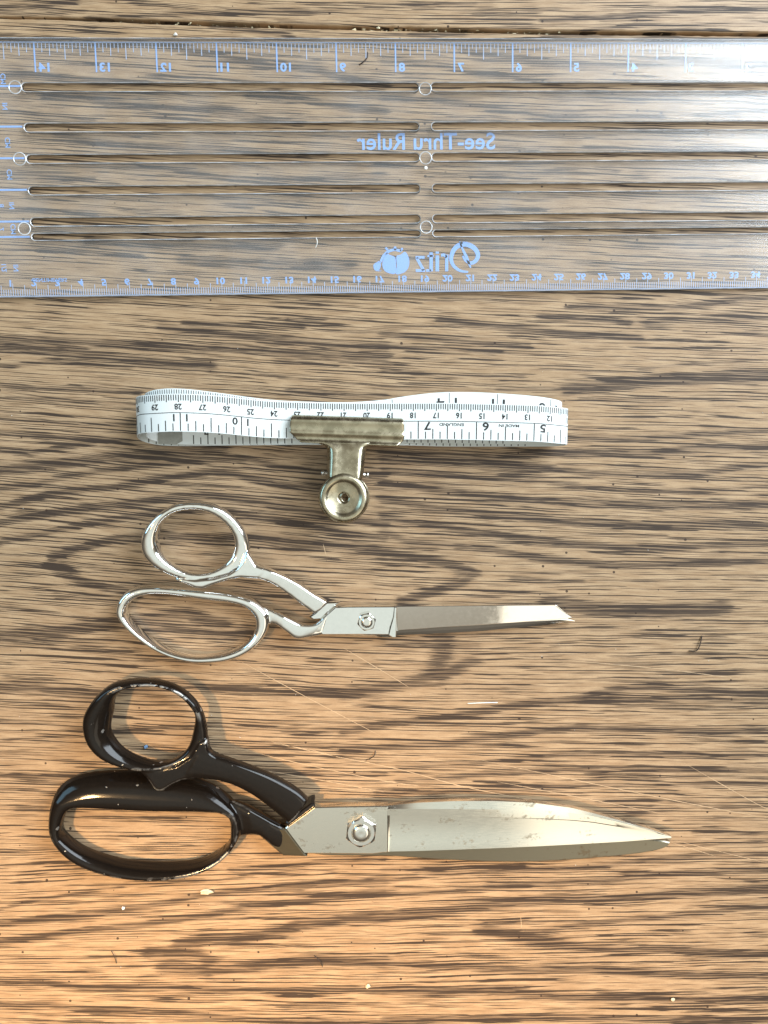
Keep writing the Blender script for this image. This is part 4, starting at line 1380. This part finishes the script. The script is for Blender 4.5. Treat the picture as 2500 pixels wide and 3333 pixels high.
i_lo = [B5(*p, 0.0090 if p[1] < 950 else 0.0018) for p in [(210, 850), (300, 846), (450, 853), (700, 860), (900, 865), (1050, 870), (1130, 880), (1180, 915), (1200, 960), (1190, 1020), (1150, 1070), (1080, 1120), (980, 1155), (850, 1170), (700, 1170), (550, 1155), (420, 1120), (310, 1075), (230, 1020), (180, 960), (164, 905)]]
shl2 = [B5(*p, HA) for p in [(1190, 800), (1220, 805), (1270, 822), (1330, 850), (1420, 900), (1540, 972)]]
shr2 = [B5(*p, HA) for p in [(1215, 1020), (1255, 1015), (1310, 1005), (1370, 1010), (1430, 1060), (1510, 1128)]]
geo = join(bow(o_lo, i_lo, lambda a: 0.0060, lambda a: 0.0052, ex=2.4, crest=lambda a: -0.75 * max(0, math.sin(a)) + 0.65 * max(0, -math.sin(a))),
           beam(shl2, shr2, [0.0060, 0.0061, 0.0062, 0.0060], [0.0022, 0.0036, 0.0034, 0.0024], ex=3.4))
remeshed('finger_handle', geo, 0.00050, 8, M['enamel'], bs)
ZT = 0.0088
tang_p = [B5(*p, 0.007) for p in [(1330, 1003), (1372, 1012), (1430, 1062), (1512, 1130), (1660, 1137), (1530, 968), (1470, 960), (1400, 930)]]
mesh_obj('bare_tang', *prism(tang_p, 0.0040, 0.0086, 0.0006), M['tang'], bs)
plateA = [B6(*p, ZT) for p in [(93, 292), (206, 211), (330, 208), (490, 206), (490, 384), (430, 391), (300, 390), (165, 389)]]
pl = prism(plateA, 0.0046, ZT, 0.0004)
# blade loft: spine, bevel crest, hollow face, edge
ST = [(478, 206, 214, 240, 381), (492, 206, 214, 241, 380), (600, 195, 214, 244, 378), (750, 188, 215, 248, 373), (900, 188, 217, 250, 368), (1050, 195, 222, 254, 362), (1200, 215, 232, 262, 355), (1280, 235, 246, 270, 351), (1400, 268, 274, 290, 345), (1500, 297, 301, 310, 338), (1585, 327, 328.5, 330, 332)]
ST = np.array(ST, float)
xs = np.unique(np.r_[np.linspace(478, 1585, 60), 492])
V, F = [], []
for x in xs:
    t = (x - 478) / (1585 - 478)
    sp, cr, ho, ed = [np.interp(x, ST[:, 0], ST[:, k]) for k in range(1, 5)]
    top = ZT - 0.0016 * t ** 1.5
    step = 0.0014 * min(1.0, max(0.0, (x - 484) / 10.0)) * (1 - t)
    sec = [(sp, 0.0046), (sp, top - 0.0013 * (1 - t) - 0.00005), (cr, top), (ho - 2, top - 0.0001), (ho + 2, top - step)]
    for k in range(1, 8):
        q = k / 8
        sec.append((ho + 2 + (ed - ho - 2) * q, top - step * (1 - 0.75 * q) - 0.0005 * (1 - t) * math.sin(math.pi * q)))
    sec += [(ed, top - step * 0.25 - 0.0002 * (1 - t)), (ed, 0.0046)]
    for yy, z in sec:
        p = B6(x, yy, ZT - 0.0008); V.append((p[0], p[1], z))
m = len(sec)
for i in range(len(xs) - 1):
    for j in range(m):
        j2 = (j + 1) % m
        F.append((i * m + j, i * m + j2, (i + 1) * m + j2, (i + 1) * m + j))
F += [tuple(range(m)), tuple(range((len(xs) - 1) * m, len(xs) * m))]
ub = mesh_obj('upper_blade', *join(pl, (V, F)), M['steel'], bs)
ub.data.polygons.foreach_set('use_smooth', [True] * len(ub.data.polygons))
try:
    ub.data.set_sharp_from_angle(angle=math.radians(14))
except Exception:
    pass
blB = [B6(*p, 0.0044) for p in [(190, 300), (490, 262), (900, 262), (1250, 290), (1450, 325), (1560, 342), (1580, 352), (1530, 376), (1400, 396), (1200, 413), (1050, 421), (900, 421), (700, 413), (490, 399), (200, 389)]]
mesh_obj('lower_blade', *prism(resample(catmull(blB, 6, True), 140, True), 0.0008, 0.0045, 0.0005), M['steel_rough'], bs)
root = [B5(*p, 0.009) for p in [(1545, 947), (1660, 812), (1680, 812), (1560, 952)]]
root2 = [B6(*p, 0.009) for p in [(96, 268), (192, 194), (204, 193), (206, 200), (203, 209), (100, 286)]]
mesh_obj('handle_root', *prism(root2, 0.0010, 0.0094, 0.0005), M['black_root'], bs)
cx, cy = B6(386, 307, 0.011)
hexnut('pivot_nut', cx, cy, ZT - 0.0001, 0.0077, 0.0030, 0.42, M['nut'], bs, 0.0041, 0.0014, 'pivot_screw')

# ------------------------------------------------------------------ small litter on the table
def fibre(name, pts_px, r, mat, label, cat, group=None, lift=0.0):
    c = catmull([(*pp, 0) for pp in pts_px], 8)[:, :2]
    V, F = [], []
    n = len(c)
    P3 = [P(*q, 0) + Vector((0, 0, r + lift + 0.0001 + 0.0006 * math.sin(math.pi * i / (n - 1)))) for i, q in enumerate(c)]
    for i in range(n):
        tg = (P3[min(i + 1, n - 1)] - P3[max(i - 1, 0)]).normalized()
        a = tg.cross(Vector((0, 0, 1))).normalized(); b2 = a.cross(tg)
        rr = r * (0.45 if i in (0, n - 1) else 1.0)
        for k in range(6):
            an = 2 * math.pi * k / 6
            V.append(P3[i] + (a * math.cos(an) + b2 * math.sin(an)) * rr)
    for i in range(n - 1):
        for k in range(6):
            F.append((6 * i + k, 6 * i + (k + 1) % 6, 6 * i + 6 + (k + 1) % 6, 6 * i + 6 + k))
    F += [tuple(range(6)), tuple(range(6 * n - 6, 6 * n))]
    return tag(mesh_obj(name, V, F, mat, None, True), label, cat, group)
fibre('fibre', [(2284, 2068), (2276, 2095), (2264, 2116), (2240, 2118)], 0.00028, M['hair'], 'short dark curled fibre on bare table beyond the chrome scissors tip', 'fibre')
fibre('hair', [(1196, 180), (1194, 200), (1182, 214), (1168, 222)], 0.00030, M['hair'], 'dark curved hair lying on the clear ruler by the 9 inch line', 'hair', lift=RT + 0.0003)
fibre('lint_thread', [(1520, 2289), (1560, 2286), (1590, 2285), (1620, 2286)], 0.00026, M['white_lint'], 'white lint thread on the table between the two scissors blades', 'thread')
fibre('hair', [(363, 3094), (374, 3108), (380, 3134)], 0.00018, M['hair'], 'thin dark hair on pale grain, the hair nearest the cream flake', 'hair')
fibre('hair', [(1022, 3108), (1042, 3125), (1050, 3145)], 0.00018, M['hair'], 'thin dark hair lying on the dark grain knot beyond the black shears pivot', 'hair')
fibre('fibre', [(1222, 2442), (1215, 2460), (1190, 2474)], 0.00020, M['hair'], 'tiny dark crooked fibre on the scratched table between the two pivots', 'fibre')
fibre('lint_thread', [(1030, 778), (1034, 795), (1028, 812)], 0.00018, M['white_lint'], 'short white thread lying on the clear ruler near the cushion mark', 'thread', lift=RT + 0.0003)
def crumb(name, px, py, sx, sy, h, mat, label, seed):
    r = random.Random(seed)
    c = P(px, py)
    bm = bmesh.new()
    bmesh.ops.create_icosphere(bm, subdivisions=2, radius=1.0)
    for vv in bm.verts:
        k = 1 + r.uniform(-0.35, 0.35)
        vv.co = Vector((vv.co.x * sx * k, vv.co.y * sy * k, (vv.co.z) * h * k))
    zmin = min(vv.co.z for vv in bm.verts)
    for vv in bm.verts: vv.co += Vector((c.x, c.y, -zmin + 0.00005))
    me = bpy.data.meshes.new(name); bm.to_mesh(me); bm.free(); me.materials.append(mat)
    o = link(bpy.data.objects.new(name, me))
    return tag(o, label, 'crumb')
crumb('crumb', 672, 2899, 0.0030, 0.0013, 0.0008, M['crumb'], 'cream flake of debris on table beside the black shears finger handle', 1)
crumb('crumb', 402, 2953, 0.0007, 0.0008, 0.0004, M['white_lint'], 'tiny white chip on bare table a few centimetres from the cream flake', 2)
crumb('crumb', 1198, 3208, 0.0010, 0.0010, 0.0005, M['crumb'], 'pale triangular crumb on a dark grain band, beyond the thin hair by the grain knot', 3)
crumb('crumb', 2188, 3250, 0.0010, 0.0008, 0.0005, M['crumb'], 'pale lumpy crumb alone on warm brown grain far beyond the shears tip', 4)
crumb('lint_speck', 476, 2429, 0.0009, 0.0008, 0.0006, M['blue_lint'], 'blue lint speck inside the black shears thumb bow', 5)
crumb('crumb', 572, 114, 0.0008, 0.0006, 0.0004, M['white_lint'], 'tiny white crumb between the table joint and the ruler', 6)
# fine dust
V, F = [], []
for i in range(35):
    x, y = random.uniform(0, 2500), random.uniform(1000, 3333)
    if 1230 < y < 1700 and 430 < x < 1870: continue
    p = P(x, y); r = random.uniform(0.00010, 0.00030)
    b0 = len(V)
    for dx, dy, dz in ((1, 0, 0), (-0.6, 0.8, 0), (-0.5, -0.9, 0), (0, 0, 1.1)):
        V.append((p.x + r * dx * random.uniform(.6, 1.3), p.y + r * dy, 0.00005 + r * dz))
    F += [(b0, b0 + 1, b0 + 3), (b0 + 1, b0 + 2, b0 + 3), (b0 + 2, b0, b0 + 3), (b0, b0 + 2, b0 + 1)]
d = mesh_obj('dust', V, F, M['white_lint'])
tag(d, 'fine pale dust specks scattered over the table top', 'dust', kind='stuff')
